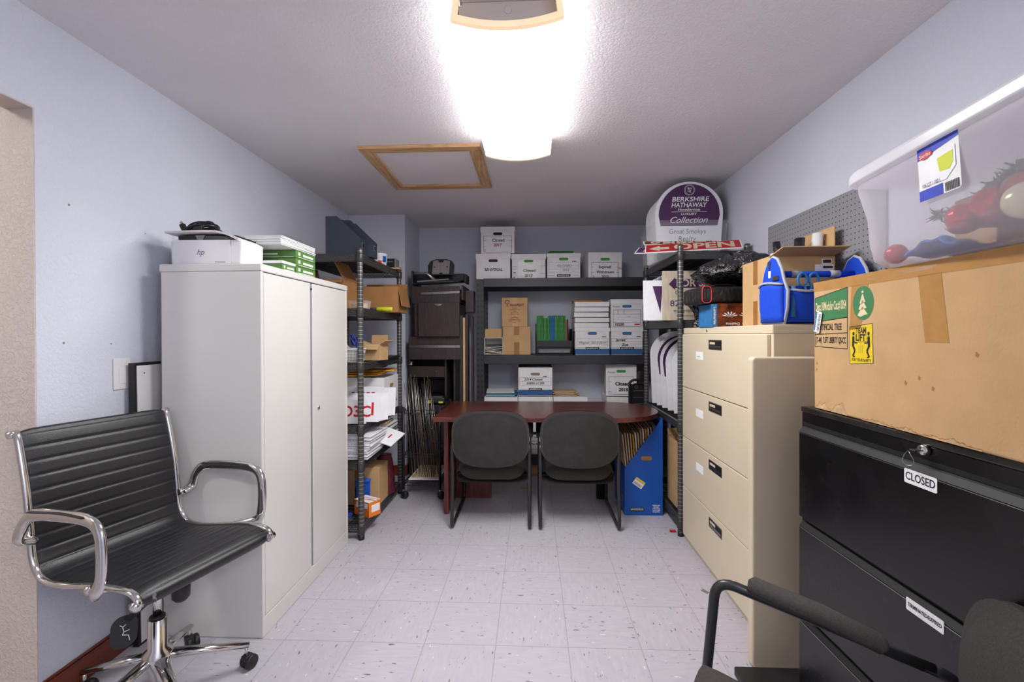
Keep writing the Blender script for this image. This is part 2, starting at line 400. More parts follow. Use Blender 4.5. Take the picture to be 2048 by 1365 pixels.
    def build(s, name, parent=None, bevel=0.0, seg=2, smooth=None, subsurf=0, label=None, angle=35):
        me = bpy.data.meshes.new(name)
        me.from_pydata([tuple(v) for v in s.v], [], s.f)
        for n in s.mats: me.materials.append(MATS[n])
        for p, k, q in zip(me.polygons, s.fm, s.fs): p.material_index = k; p.use_smooth = q
        me.update()
        ob = bpy.data.objects.new(name, me); COL.objects.link(ob)
        if parent is not None: ob.parent = parent
        if label: ob['label'] = label
        if subsurf:
            md = ob.modifiers.new('sub', 'SUBSURF'); md.levels = subsurf; md.render_levels = subsurf
        if bevel:
            md = ob.modifiers.new('bev', 'BEVEL'); md.width = bevel; md.segments = seg; md.limit_method = 'ANGLE'; md.angle_limit = math.radians(angle)
            md.use_clamp_overlap = True; md.harden_normals = False
        return ob

def tag(o, label=None, cat=None, group=None, kind=None):
    if label: o['label'] = label
    if cat: o['category'] = cat
    if group: o['group'] = group
    if kind: o['kind'] = kind
    return o
def thing(name, label, cat, loc=(0, 0, 0), rz=0.0, group=None):
    o = bpy.data.objects.new(name, None); COL.objects.link(o); o.empty_display_size = 0.05
    o.location = loc; o.rotation_euler = (0, 0, rz)
    return tag(o, label, cat, group)
def copy_tree(o, parent=None):
    c = o.copy(); COL.objects.link(c); c.parent = parent
    for ch in list(o.children): copy_tree(ch, c)
    return c
def struct(name, mb, bevel=0.0):
    return tag(mb.build(name, None, bevel), kind='structure')
def lerp(a, b, t): return a+(b-a)*t
def smooth_path(pts, n=6):
    """Catmull-Rom through pts"""
    P = [Vector(p) for p in pts]; out = []
    for i in range(len(P)-1):
        p0 = P[max(i-1, 0)]; p1 = P[i]; p2 = P[i+1]; p3 = P[min(i+2, len(P)-1)]
        for k in range(n):
            t = k/n
            out.append(0.5*((2*p1)+(p2-p0)*t+(2*p0-5*p1+4*p2-p3)*t*t+(3*p1-p0-3*p2+p3)*t**3))
    out.append(P[-1]); return out
def round_path(pts, rad=0.03, n=5, closed=False):
    """polyline with rounded corners"""
    P = [Vector(p) for p in pts]; out = []
    N_ = len(P)
    for i in range(N_):
        if not closed and i in (0, N_-1): out.append(P[i]); continue
        a = P[i-1]-P[i]; b = P[(i+1) % N_]-P[i]; r = min(rad, a.length*0.49, b.length*0.49)
        s_ = P[i]+a.normalized()*r; e = P[i]+b.normalized()*r
        for k in range(n+1):
            t = k/n; out.append(s_*(1-t)**2+P[i]*2*t*(1-t)+e*t*t)
    return out
def rrect(w, h, r, n=5, cx=0, cy=0):
    out = []
    for (x, y, a) in ((w/2-r, h/2-r, 0), (-w/2+r, h/2-r, 90), (-w/2+r, -h/2+r, 180), (w/2-r, -h/2+r, 270)):
        for k in range(n+1):
            t = math.radians(a+90*k/n); out.append((cx+x+r*math.cos(t), cy+y+r*math.sin(t)))
    return out
FRONT = lambda x, y, z: ((x, y, z), (1, 0, 0), (0, 0, 1))       # writing on a face turned to local -y
# ================================================================ the room
XL, XR, YB, ZC, YR = -1.72, 1.42, 4.80, 2.44, -1.7
JY, JX = 4.245, -1.19          # chase in the far left corner
OY, OZ = 1.516, 2.107          # opening in the left wall: far jamb, head
struct('floor', MB('vinyl_tile').bb(-3.2, XR+0.1, YR-0.1, YB+0.1, -0.1, 0))
struct('ceiling', MB('ceiling_paint').bb(-3.2, XR+0.1, YR-0.1, YB+0.1, ZC, ZC+0.1))
w = MB('wall_paint').bb(XL-0.1, XL, OY, JY, 0, OZ).bb(XL-0.1, XL, YR, JY, OZ, ZC)
w.bb(XL-0.1, XL, YR, 0.45, 0, OZ)
struct('wall_left', w)
struct('wall_back', MB('wall_paint').bb(JX, XR, YB, YB+0.1, 0, ZC))
struct('wall_chase', MB('wall_paint').bb(XL-0.1, JX, JY, YB+0.1, 0, ZC))
struct('wall_right', MB('wall_paint').bb(XR, XR+0.1, YR, YB+0.1, 0, ZC))
struct('wall_rear', MB('wall_paint').bb(-3.2, XR, YR-0.1, YR, 0, ZC))
# the passage behind the opening: jamb, soffit and walls in warm beige
h = MB('hall_paint').bb(-3.2, XL-0.1, OY, OY+0.1, 0, ZC).bb(-3.2, -3.1, YR, OY, 0, ZC)
h.bb(XL-0.101, XL-0.001, OY-0.004, OY, 0, OZ).bb(XL-0.101, XL-0.001, 0.45, OY-0.004, OZ-0.004, OZ)
struct('wall_passage', h)
b = MB('baseboard_wood')
b.bb(XL, XL+0.014, OY+0.004, JY, 0, 0.095).bb(XL+0.0, XL+0.009, OY+0.004, JY, 0.095, 0.105)
struct('baseboard_left', b, 0.003)
struct('baseboard_chase', MB('baseboard_wood').bb(XL+0.02, JX+0.014, JY-0.014, JY, 0, 0.095).bb(JX, JX+0.014, JY, YB-0.001, 0, 0.095), 0.003)
struct('baseboard_back', MB('baseboard_wood').bb(JX+0.016, XR-0.001, YB-0.014, YB, 0, 0.095), 0.003)
# nail holes and patches on the left wall
holes = ((98, 395, .004), (262, 443, .003), (86, 681, .004), (188, 685, .0025))
nb = MB('print_grey')
for (y, z, r) in ((1.633, 1.803, .0045), (1.97, 1.77, .003), (1.61, 1.29, .0045), (1.80, 1.283, .003)):
    nb.at((XL, y, z), ry=PI/2).lathe([(r, 0.0002), (r*0.6, 0.0006), (1e-5, 0.0007)], 10, False)
tag(nb.build('wall_pocks'), kind='structure')
# ceiling hatch: a pine frame of four boards round a white panel
t = thing('attic_hatch', 'square attic hatch in the ceiling, white panel in a pine frame', 'hatch', (-0.672, 3.075, ZC))
W2, D2, bw, th = 0.366, 0.388, 0.072, 0.02
MB('ceiling_paint').bb(-W2+bw, W2-bw, -D2+bw, D2-bw, -0.004, -0.0005).build('hatch_panel', t)
def board(m, pts): return MB(m).prism(pts, -th, -0.0005)
board('pine_wood', [(-W2, -D2), (W2, -D2), (W2-bw, -D2+bw), (-W2+bw, -D2+bw)]).build('frame_board', t, 0.002)
board('pine_wood', [(-W2+bw, D2-bw), (W2-bw, D2-bw), (W2, D2), (-W2, D2)]).build('frame_board', t, 0.002)
board('pine_wood_cross', [(-W2, -D2), (-W2+bw, -D2+bw), (-W2+bw, D2-bw), (-W2, D2)]).build('frame_board', t, 0.002)
board('pine_wood_cross', [(W2-bw, -D2+bw), (W2, -D2), (W2, D2), (W2-bw, D2-bw)]).build('frame_board', t, 0.002)
# wraparound fluorescent fixtures
def fixture(label, loc, dm):
    t = thing('ceiling_light', label, 'ceiling light', loc)
    L_ = 1.155; hw = 0.183; dp = 0.128
    prof = []
    for k in range(0, 15):
        a = k/14; x = -hw+2*hw*a
        prof.append((x, -0.098-(dp-0.098)*(1-(x/hw)**2)))
    prof = [(-hw+0.012, -0.006)]+prof+[(hw-0.012, -0.006)]
    inner = [(x*0.97, z+0.004) for x, z in prof]
    mb = MB(dm)
    vs = []; n = len(prof)
    NB = n-1
    for y in (-L_/2+0.02, L_/2-0.02):
        vs += [(x, y, z) for x, z in prof]+[(x, y, z) for x, z in inner]
    fs = []
    for i in range(n-1):
        fs += [(i, i+1, 2*n+i+1, 2*n+i), (n+i+1, n+i, 3*n+i, 3*n+i+1), (i+1, i, n+i, n+i+1), (2*n+i, 2*n+i+1, 3*n+i+1, 3*n+i)]
    mb.add(vs, fs, False)
    mb.m('diffuser_side')
    for q in range(len(fs)):
        if q//4 in (0, NB-1) or q % 4: mb.fm[q] = mb.cur
    mb.m('fixture_white')
    for q in range(1, len(fs), 4): mb.fm[q] = mb.cur
    mb.build('diffuser', t)
    for sgn in (-1, 1):
        y0 = sgn*(L_/2-0.02); y1 = sgn*(L_/2-0.001)
        e = MB('fixture_rim')
        vs = []
        for y in (y0, y1):
            vs += [(x*1.01, y, z*1.01) for x, z in prof]+[(x*0.9, y, z*0.86+0.001) for x, z in prof]
        fs = []
        for i in range(n-1):
            fs += [(i, i+1, 2*n+i+1, 2*n+i), (n+i+1, n+i, 3*n+i, 3*n+i+1), (i+1, i, n+i, n+i+1), (2*n+i, 2*n+i+1, 3*n+i+1, 3*n+i)]
        e.add(vs, fs, False); e.build('end_rim', t)
        c = MB('fixture_white').at((0, sgn*(L_/2-0.070), 0), rx=PI/2)
        c.prism([(-hw+.03, -.001), (-hw+.015, -.02), (-hw+.022, -.09), (0, -.112), (hw-.022, -.09), (hw-.015, -.02), (hw-.03, -.001)], -0.004, 0.004)
        ec = c.build('end_cap', t)
        MB('fixture_white').at((0, sgn*(L_/2-0.066), -0.03), rx=PI/2).lathe([(0.013, -sgn*0.001), (0.013, sgn*-0.0016), (0.0115, sgn*-0.002)], 18).build('knockout', ec)
    MB('fixture_white').bb(-0.12, 0.12, -L_/2+0.08, L_/2-0.08, -0.03, -0.0005).build('channel', t)
    return t
fixture('long white fluorescent light glowing on the ceiling in front of the hatch', (-0.08, 2.062, ZC-0.001), 'diffuser')
fixture('added unseen fluorescent light, fill from the ceiling behind the viewpoint', (1.15, -0.75, ZC-0.001), 'diffuser_added')  # unseen fixture added behind the camera as fill light
# dome lamp added out of view in the side passage to brighten the jamb
t = thing('added_dome_light', 'added unseen dome light on the passage ceiling, brightening the jamb', 'ceiling light', (-2.35, 0.35, ZC-0.0005))
MB('steel').lathe([(0.15, -0.02), (0.15, -0.001)], 28).build('rim', t)
MB('added_dome_glass').lathe([(1e-5, -0.10), (0.06, -0.09), (0.11, -0.06), (0.135, -0.021)], 28, False).build('glass', t)
# ================================================================ tall beige storage cabinet (doors face +x)
def px_text(mb, s, size, cx, cy, **k): return mb.text(s, size, cx, cy, **k)
t = thing('storage_cabinet', 'tall beige two-door metal storage cabinet by the left wall', 'cabinet', (-1.397, 2.393, 0), PI/2)
W_, D_, H_ = 0.922, 0.452, 1.626    # local x = world y, local -y = world +x
hw, hd = W_/2, D_/2
b = MB('beige_metal')
b.bb(-hw, -hw+0.02, -hd, hd, 0, H_-0.032).bb(hw-0.02, hw, -hd, hd, 0, H_-0.032).bb(-hw, hw, hd-0.01, hd, 0, H_-0.033)
b.bb(-hw+0.02, hw-0.02, -hd+0.03, hd-0.01, 0.07, 0.09)
b.bb(-hw+0.02, hw-0.02, -hd, -hd+0.02, 0, 0.085)
b.build('body', t, 0.004, 3)
MB('beige_metal').bb(-hw-0.002, hw+0.002, -hd-0.002, hd+0.002, H_-0.032, H_).build('top', t, 0.004, 3)
for x0, x1, nm in ((-hw+0.023, -0.02, 'l'), (0.004, hw-0.023, 'r')):
    d = MB('beige_metal').bb(x0, x1, -hd, -hd+0.018, 0.088, H_-0.036).build('door', t, 0.003, 2)
    if nm == 'r':
        MB('steel').at((x0+0.06, -hd, 0.92), rx=PI/2).lathe([(0.011, 0), (0.011, 0.004), (0.006, 0.006), (1e-5, 0.006)], 14, False).build('keyhole', d)
MB('grey_plastic').bb(-0.019, 0.003, -hd+0.006, -hd+0.02, 0.09, H_-0.04).build('door_gap', t)
MB('dark_slot').bb(-0.018, 0.001, -hd-0.001+0.002, -hd+0.006, H_-0.07, H_-0.062).build('door_catch', t)

# ---------------------------------------------------------------- printer on the cabinet
t = thing('printer', 'small white laser printer with its lid ajar, on the tall beige cabinet', 'printer', (-1.44, 2.052, H_+0.001), math.radians(1))
def hx(mb, x0, x1, y0, y1, z0, z1, ti=0.0, tx=0.0):
    return mb.hexa([(x0+tx, y0+ti, z0), (x1-tx, y0+ti, z0), (x1-tx, y1, z0), (x0+tx, y1, z0)], [(x0, y0, z1), (x1, y0, z1), (x1, y1, z1), (x0, y1, z1)])
b = MB('white_plastic')
hx(b, -0.163, 0.163, -0.088, 0.083, 0, 0.112, 0.0, 0.004)
hb = b.build('body', t, 0.012, 3)
MB('white_plastic').bb(-0.146, 0.112, -0.0915, -0.0885, 0.004, 0.11).build('front_panel', t, 0.002)
c = MB('outlet_white').frame((-0.02, -0.0920, 0.056), (1, 0, 0), (0, 0, 1))
c.flat([(0.019*math.cos(k*PI/12), 0.019*math.sin(k*PI/12)) for k in range(24)])
lg = c.build('badge', t)
MB('grey_plastic').frame((-0.02, -0.0925, 0.056), (1, 0, 0), (0, 0, 1)).text('hp', 0.034, 0, -0.001, shear=0.3, bold=0.0004).build('lettering', lg)
MB('print_grey').frame((0.072, -0.0920, 0.012), (1, 0, 0), (0, 0, 1)).flat([(-.03, -.0015), (.018, -.0015), (.018, .0015), (-.03, .0015)]).build('model_marking', t)
MB('black_plastic').bb(-0.135, 0.13, -0.075, 0.075, 0.1125, 0.134).build('tray_recess', t, 0.004)
MB('grey_plastic').hexa([(-0.045, -0.078, 0.113), (-0.02, -0.078, 0.113), (-0.02, -0.076, 0.113), (-0.045, -0.076, 0.113)], [(-0.055, -0.078, 0.134), (-0.01, -0.078, 0.134), (-0.01, -0.076, 0.134), (-0.055, -0.076, 0.134)]).build('paper_latch', t)
def lid(u, v):
    x = lerp(-0.172, 0.155, u); y = lerp(-0.105, 0.095, v)
    z = 0.146 + 0.004*math.sin(u*PI) - max(0, u-0.62)**2*0.24
    return (x, y, z)
MB('fixture_white').grid(lid, 20, 4, 0.008).build('lid', t)
# cable heap lying on the printer lid
t = thing('power_cable', 'coiled black power and data cables heaped on the printer', 'cable', (-1.50, 2.03, H_+0.152))
rng = random.Random(3)
for j in range(8):
    sp = rng.uniform(0.055, 0.088); hh = rng.uniform(0.022, 0.052); yo = rng.uniform(-0.03, 0.03); sk = rng.uniform(-0.02, 0.03)
    pts = []
    for k in range(25):
        a = 2*PI*k/24
        hgt = max(math.sin(a), -0.06)
        pts.append((sp*math.cos(a)+sk*hgt-0.005*j+0.012, yo+0.014*math.sin(a*2+j), 0.005+hh*hgt+0.004+0.002*math.sin(3*a+j)))
    MB('black_plastic').tube(pts, 0.0038, 8).build('cable_loop', t)
MB('black_plastic').at((-0.075, -0.02, 0.026), ry=math.radians(-25)).box((0, 0, 0), (0.02, 0.018, 0.034)).m('steel').box((0, 0, 0.024), (0.012, 0.005, 0.014)).build('plug', t, 0.002)
MB('black_plastic').box((0.0, -0.03, 0.022), (0.04, 0.016, 0.022)).build('connector', t, 0.004)

# ---------------------------------------------------------------- reams and boards on the cabinet, further back
def ream(label, loc, rz, sx, sy, h, n_strip):
    t = thing('paper_ream_box', label, 'paper ream', loc, rz, 'green paper ream wraps on the storage cabinet')
    MB('box_green').bb(-sx/2, sx/2, -sy/2, sy/2, 0, h).build('wrap', t, 0.003)
    m = MB('paper_white')
    m.frame((0, -sy/2-0.0008, h/2), (1, 0, 0), (0, 0, 1))
    m.flat([(-sx*0.08, -h*0.06), (sx*0.18, -h*0.06), (sx*0.18, h*0.10), (-sx*0.08, h*0.10)]).add([(-sx*0.46, -h*0.36, 0), (sx*0.46, -h*0.36, 0), (sx*0.46, -h*0.31, 0), (-sx*0.46, -h*0.31, 0)], [(0, 1, 2, 3)])
    m.add([(-sx*0.4, -h*0.2, 0), (-sx*0.34, -h*0.2, 0), (-sx*0.34, h*0.25, 0), (-sx*0.4, h*0.25, 0)], [(0, 1, 2, 3)])
    m.frame((sx/2+0.0008, 0, h/2), (0, 1, 0), (0, 0, 1)).flat([(-sy*0.16, -h*0.10), (sy*0.36, -h*0.10), (sy*0.36, h*0.16), (-sy*0.16, h*0.16)])
    m.add([(-sy*0.4, -h*0.34, 0), (sy*0.4, -h*0.34, 0), (sy*0.4, -h*0.29, 0), (-sy*0.4, -h*0.29, 0)], [(0, 1, 2, 3)])
    m.add([(-sy*0.4, -h*0.1, 0), (-sy*0.3, -h*0.1, 0), (-sy*0.3, h*0.3, 0), (-sy*0.4, h*0.3, 0)], [(0, 1, 2, 3)])
    m.build('label_printing', t)
    return t
Z0 = H_+0.001
for k, lb in enumerate(('green-wrapped paper ream, lowest of the rear stack on the beige cabinet', 'green-wrapped paper ream, middle of the rear stack on the beige cabinet', 'green-wrapped paper ream, topmost of the rear stack under the white boards')):
    ream(lb, (-1.345, 2.378, Z0+0.0405*k), 0, 0.30, 0.205, 0.040, 3)
ream('green-wrapped paper ream lying alone in front of the three-ream stack', (-1.335, 2.207, Z0), 0, 0.28, 0.12, 0.032, 1)
t = tag(MB('paper_white').at((-1.33, 2.205, Z0+0.0405), rz=0).box((0, 0, 0), (0.275, 0.125, 0.014)).build('paper_pad', None, 0.003, 2), 'white paper pad resting on the single green ream', 'paper')
zz = Z0+0.122
for k in range(7):
    tag(MB('white_board').at((-1.357+0.006*rng.random(), 2.30+0.008*rng.random(), zz+0.003), rz=0.03*(rng.random()-.5)).box((0, 0, 0), (0.32, 0.345, 0.0055)).build('foam_board', None, 0.001),
        ['white foam board, lowest in the stack on the green reams', 'white foam board lying second from the bottom on the green reams', 'white foam board lying third from the bottom on the green reams', 'white foam board in the middle of the stack on the green reams',
         'white foam board third from the top of the stack on the reams', 'white foam board second from the top of the stack on the reams', 'white foam board topmost on the stack over the green reams'][k], 'board', 'white foam boards on the green reams')
    zz += 0.0063
# sheet leaning over the boards
def curl(u, v): return (lerp(-1.56, -1.23, u), lerp(2.20, 2.50, v), zz+0.004+0.03*max(0, 0.4-u))
tag(MB('white_board').grid(curl, 6, 4, 0.003).build('poster_sheet'), 'curling white poster sheet on top of the foam boards', 'poster')

# ---------------------------------------------------------------- outlet plate and framed white board behind the office chair
t = thing('outlet_plate', 'white wall plate on the left wall beside the framed board', 'wall plate', (XL, 1.845, 1.15))
MB('outlet_white').bb(0.0005, 0.006, -0.04, 0.04, -0.058, 0.072).build('plate', t, 0.003)
MB('outlet_white').bb(0.006, 0.0075, -0.017, 0.017, -0.034, 0.034).build('rocker', t, 0.001)
t = thing('framed_whiteboard', 'white board in a black frame leaning on the wall behind the cabinet', 'whiteboard', (-1.676, 2.30, 0), 0)
ln = -0.012
def lean(mb, x0, x1, y0, y1, z0, z1):
    f = lambda z: ln*z/1.2
    return mb.hexa([(x0+f(z0), y0, z0), (x1+f(z0), y0, z0), (x1+f(z0), y1, z0), (x0+f(z0), y1, z0)], [(x0+f(z1), y0, z1), (x1+f(z1), y0, z1), (x1+f(z1), y1, z1), (x0+f(z1), y1, z1)])
lean(MB('white_board'), -0.010, 0.014, -0.43, 0.44, 0.012, 1.188).build('panel', t)
fr = MB('black_plastic'); lean(fr, -0.013, 0.012, -0.442, -0.431, 0.001, 1.2); lean(fr, -0.013, 0.012, 0.441, 0.45, 0.001, 1.2); lean(fr, -0.013, 0.012, -0.4305, 0.4405, 1.189, 1.2); lean(fr, -0.013, 0.012, -0.4305, 0.4405, 0.001, 0.011)
fr.build('frame', t)
MB('tape_blue').frame((0.0045, -0.262, 1.138), (0, 1, 0), (-0.01, 0, 1)).prism([(-0.05, 0.0), (-0.02, 0.002), (0.0, 0.02), (0.03, -0.005), (0.03, -0.07)], 0.0005, 0.0015).build('tape_scrap', t)
MB('dark_slot').frame((0.0035, -0.395, 1.155), (0, 1, 0), (-0.01, 0, 1)).prism([(0.003*math.cos(a*PI/4), 0.003*math.sin(a*PI/4)) for a in range(8)], 0.0003, 0.001).build('screw_hole', t)

# ================================================================ office chair
t = thing('office_chair', 'black ribbed leather office chair with chrome arms and casters, front left', 'chair', (-1.352, 1.588, 0), math.radians(75))
prof = smooth_path([(0, -0.262, 0.512), (0, -0.274, 0.53), (0, -0.262, 0.55), (0, -0.22, 0.562), (0, -0.10, 0.556), (0, 0.04, 0.535), (0, 0.13, 0.53), (0, 0.185, 0.55), (0, 0.212, 0.60), (0, 0.222, 0.68), (0, 0.238, 0.80), (0, 0.268, 0.93), (0, 0.285, 0.985), (0, 0.296, 0.999), (0, 0.308, 0.99)], 7)
# distance along the sling, for the ribs
dist = [0]
for a, bb_ in zip(prof, prof[1:]): dist.append(dist[-1]+(bb_-a).length)
HWc = 0.232
def sample(s_):
    for i in range(len(dist)-1):
        if dist[i+1] >= s_: tt = (s_-dist[i])/max(dist[i+1]-dist[i], 1e-9); return prof[i].lerp(prof[i+1], tt), (prof[i+1]-prof[i]).normalized()
    return prof[-1], (prof[-1]-prof[-2]).normalized()
TOT = dist[-1]
def sling(s0, s1, pitch, name):
    nv = int((s1-s0)/0.0045)
    pad = 0.008
    def fn(u, v):
        s_ = lerp(s0, s1, v); p, tg = sample(s_); n = Vector((0, -tg.z, tg.y))
        if n.z < 0 and s_ < TOT*0.4: n = -n
        n = Vector((0, -tg.z, tg.y))
        q = (s_/pitch) % 1.0
        groove = math.exp(-((min(q, 1-q))*pitch/0.0035)**2)
        edge = 1-abs(2*u-1)**14
        h = pad*(1-0.55*groove)*max(edge, 0.05)
        return (lerp(-HWc, HWc, u), p.y+n.y*h, p.z+n.z*h)
    def fb(u, v):
        s_ = lerp(s0, s1, v); p, tg = sample(s_); n = Vector((0, -tg.z, tg.y))
        return (lerp(-HWc, HWc, u), p.y-n.y*0.004, p.z-n.z*0.004)
    mb = MB('black_leather').grid(fn, 16, nv).grid(lambda u, v: fb(1-u, v), 16, nv)
    return mb.build(name, t)
split = next(d for d, p in zip(dist, prof) if p.y > 0.12 and p.z > 0.54)
s_ = sling(0, split, 0.0385, 'seat'); b_ = sling(split, TOT, 0.048, 'backrest')
for o in (s_, b_):
    pass
# worn corners and scuffs of the seat edge
for cx, w in ((HWc-0.010, 0.010), (-HWc+0.03, 0.005)):
    MB('grey_plastic').grid(lambda u, v: (cx+lerp(-w, w, u), -0.2835+0.003*math.sin(v*3), 0.53+lerp(-0.004, 0.014, v)+0.004*math.sin(u*5)), 4, 4, 0.0012).build('worn_patch', s_)
for sg in (-1, 1):
    rail = [Vector((sg*(HWc+0.008), p.y, p.z)) for p in prof[::3]]
    MB('chrome').tube(rail, 0.0095, 10, True, squash=(0.9, 1.2)).build('side_rail', t)
    # arm: a flat chrome loop
    x = sg*(HWc+0.05)
    pts = [(sg*(HWc+0.012), 0.20, 0.655), (x, 0.196, 0.672), (x, 0.175, 0.72), (x, 0.12, 0.762), (x, -0.02, 0.775), (x, -0.125, 0.775), (x, -0.172, 0.752), (x, -0.186, 0.70), (x, -0.182, 0.61), (x, -0.155, 0.562), (sg*(HWc+0.012), -0.085, 0.545)]
    MB('chrome').tube(smooth_path(pts, 6), 0.019, 14, True, squash=(0.62, 1.0), upv=(1, 0, 0)).build('armrest', t)
    MB('black_plastic').tube(smooth_path([(x, 0.125, 0.7745), (x, -0.02, 0.7865), (x, -0.125, 0.7855)], 5), 0.0165, 12, True, squash=(0.25, 1.0), upv=(0, 0, 1)).build('arm_pad', t)
    for (yy, zz_) in ((-0.268, 0.528), (0.302, 0.992), (0.21, 0.655), (-0.07, 0.543)):
        MB('chrome').at((sg*(HWc+0.012), yy, zz_), ry=PI/2).lathe([(0.0135, -0.012), (0.0135, 0.012), (0.008, 0.013), (0.008, 0.0145), (0.003, 0.0145)] if sg > 0 else [(0.003, -0.0145), (0.008, -0.0145), (0.008, -0.013), (0.0135, -0.012), (0.0135, 0.012)], 16).build('end_knob', t)
for yy, zz_ in ((-0.10, 0.532), (0.09, 0.512)):
    MB('chrome').tube(smooth_path([(-HWc, yy, zz_+0.006), (0, yy, zz_-0.02), (HWc, yy, zz_+0.006)], 6), 0.009, 10).build('cross_bar', t)
MB('black_plastic').bb(-0.095, 0.095, -0.12, 0.12, 0.447, 0.497).bb(-0.05, 0.05, -0.09, 0.09, 0.42, 0.447).build('tilt_mechanism', t, 0.01, 3)
MB('black_plastic').at((0.03, -0.075, 0.36)).lathe([(0.018, 0), (0.028, 0.012), (0.03, 0.05), (0.02, 0.085)], 16).build('tension_knob', t)
MB('chrome').tube([(0.06, -0.02, 0.455), (0.27, -0.10, 0.47), (0.30, -0.115, 0.468)], 0.0045, 8).build('height_lever', t)
MB('black_plastic').at((0.285, -0.11, 0.469), rz=math.radians(-22)).lathe([(0.02, -0.004), (0.026, 0), (0.02, 0.004)], 16).build('lever_paddle', t)
ln_ = MB('black_plastic').tube([(-0.05, -0.13, 0.455), (-0.11, -0.10, 0.425), (-0.135, -0.06, 0.385)], 0.016, 10, squash=(0.35, 1), upv=(0.6, 0.1, 1)).build('strap', t)
pd = MB('black_plastic').frame((-0.14, -0.05, 0.345), (0.85, -0.53, 0.0), (0.1, 0.05, 1)).prism(rrect(0.07, 0.10, 0.03, 6), -0.004, 0.004).build('paddle', t, 0.0015)
# white pictogram and lettering on the hanging paddle, five-star base of the office chair
ic = MB('paper_white').frame((-0.14, -0.05, 0.345), (0.85, -0.53, 0.0), (0.1, 0.05, 1))
for a, c in (((-.012, .026), (-.004, .018)), ((-.004, .018), (.004, .024)), ((-.004, .018), (0, .002)), ((0, .002), (.014, .004)), ((0, .002), (-.004, -.006)), ((-.004, -.006), (.012, -.012)), ((.012, -.012), (.016, -.03))):
    for (zz_,) in ((-0.0045,),):
        ic.tube([(a[0], a[1], -zz_), (c[0], c[1], -zz_)], 0.0011, 5)
ic.build('pictogram', pd)
hz = 0.16
MB('chrome').at((0, 0, 0)).lathe([(0.014, 0.06), (0.022, 0.075), (0.03, 0.11), (0.046, hz-0.01), (0.046, hz+0.02), (0.03, hz+0.035), (0.03, 0.30), (0.026, 0.302)], 24).build('hub', t)
MB('chrome').lathe([(0.0135, 0.30), (0.0135, 0.425)], 18).build('gas_lift', t)
MB('black_plastic').lathe([(0.024, 0.3005), (0.024, 0.309), (0.0145, 0.311)], 20).build('collar', t)
hub_rz = math.radians(75)
for k in range(5):
    a = math.radians(36+72*k)-hub_rz
    ca, sa = math.cos(a), math.sin(a); R_ = 0.285
    leg = MB('chrome').tube([(0.035*ca, 0.035*sa, hz), (0.15*ca, 0.15*sa, hz-0.028), (R_*ca, R_*sa, hz-0.066)], [0.021, 0.017, 0.0125], 12, True, squash=(0.8, 1.0), upv=(0, 0, 1)).build('base_arm', t)
    MB('chrome').at((R_*0.97*ca, R_*0.97*sa, 0)).lathe([(0.006, 0.05), (0.006, hz-0.065)], 10).build('stem', leg)
    wh = MB('black_plastic').at((R_*0.97*ca+0.012, R_*0.97*sa, 0.0275), rz=a+0.6, rx=PI/2)
    wh.lathe([(0.012, -0.024), (0.025, -0.0225), (0.027, -0.018), (0.027, -0.005), (0.02, -0.004), (0.02, 0.004), (0.027, 0.005), (0.027, 0.018), (0.025, 0.0225), (0.012, 0.024)], 20)
    wh.at((R_*0.97*ca, R_*0.97*sa, 0.034), rz=a+0.6).box((0.004, 0, 0.012), (0.034, 0.03, 0.022))
    wh.build('caster', t, 0.003)
# ================================================================ freestanding post shelving
def post_mat(name, c1, c2):
    m, nt, b, N, L = nodes(name)
    b.inputs['Roughness'].default_value = 0.38; b.inputs['Metallic'].default_value = 0.3
    tc = N.new('ShaderNodeTexCoord'); sp = N.new('ShaderNodeSeparateXYZ'); L.new(tc.outputs['Object'], sp.inputs[0])
    d = N.new('ShaderNodeMath'); d.operation = 'DIVIDE'; d.inputs[1].default_value = 0.0254; L.new(sp.outputs[2], d.inputs[0])
    f = N.new('ShaderNodeMath'); f.operation = 'FRACT'; L.new(d.outputs[0], f.inputs[0])
    g = N.new('ShaderNodeMath'); g.operation = 'GREATER_THAN'; g.inputs[1].default_value = 0.86; L.new(f.outputs[0], g.inputs[0])
    mx = N.new('ShaderNodeMix'); mx.data_type = 'RGBA'; L.new(g.outputs[0], mx.inputs[0]); mx.inputs[6].default_value = s2l(c1)+(1,); mx.inputs[7].default_value = s2l(c2)+(1,)
    L.new(mx.outputs[2], b.inputs['Base Color']); MATS[name] = m
post_mat('ringed_post', (74, 73, 72), (150, 147, 143)); post_mat('ringed_post_dark', (46, 45, 45), (96, 94, 92))
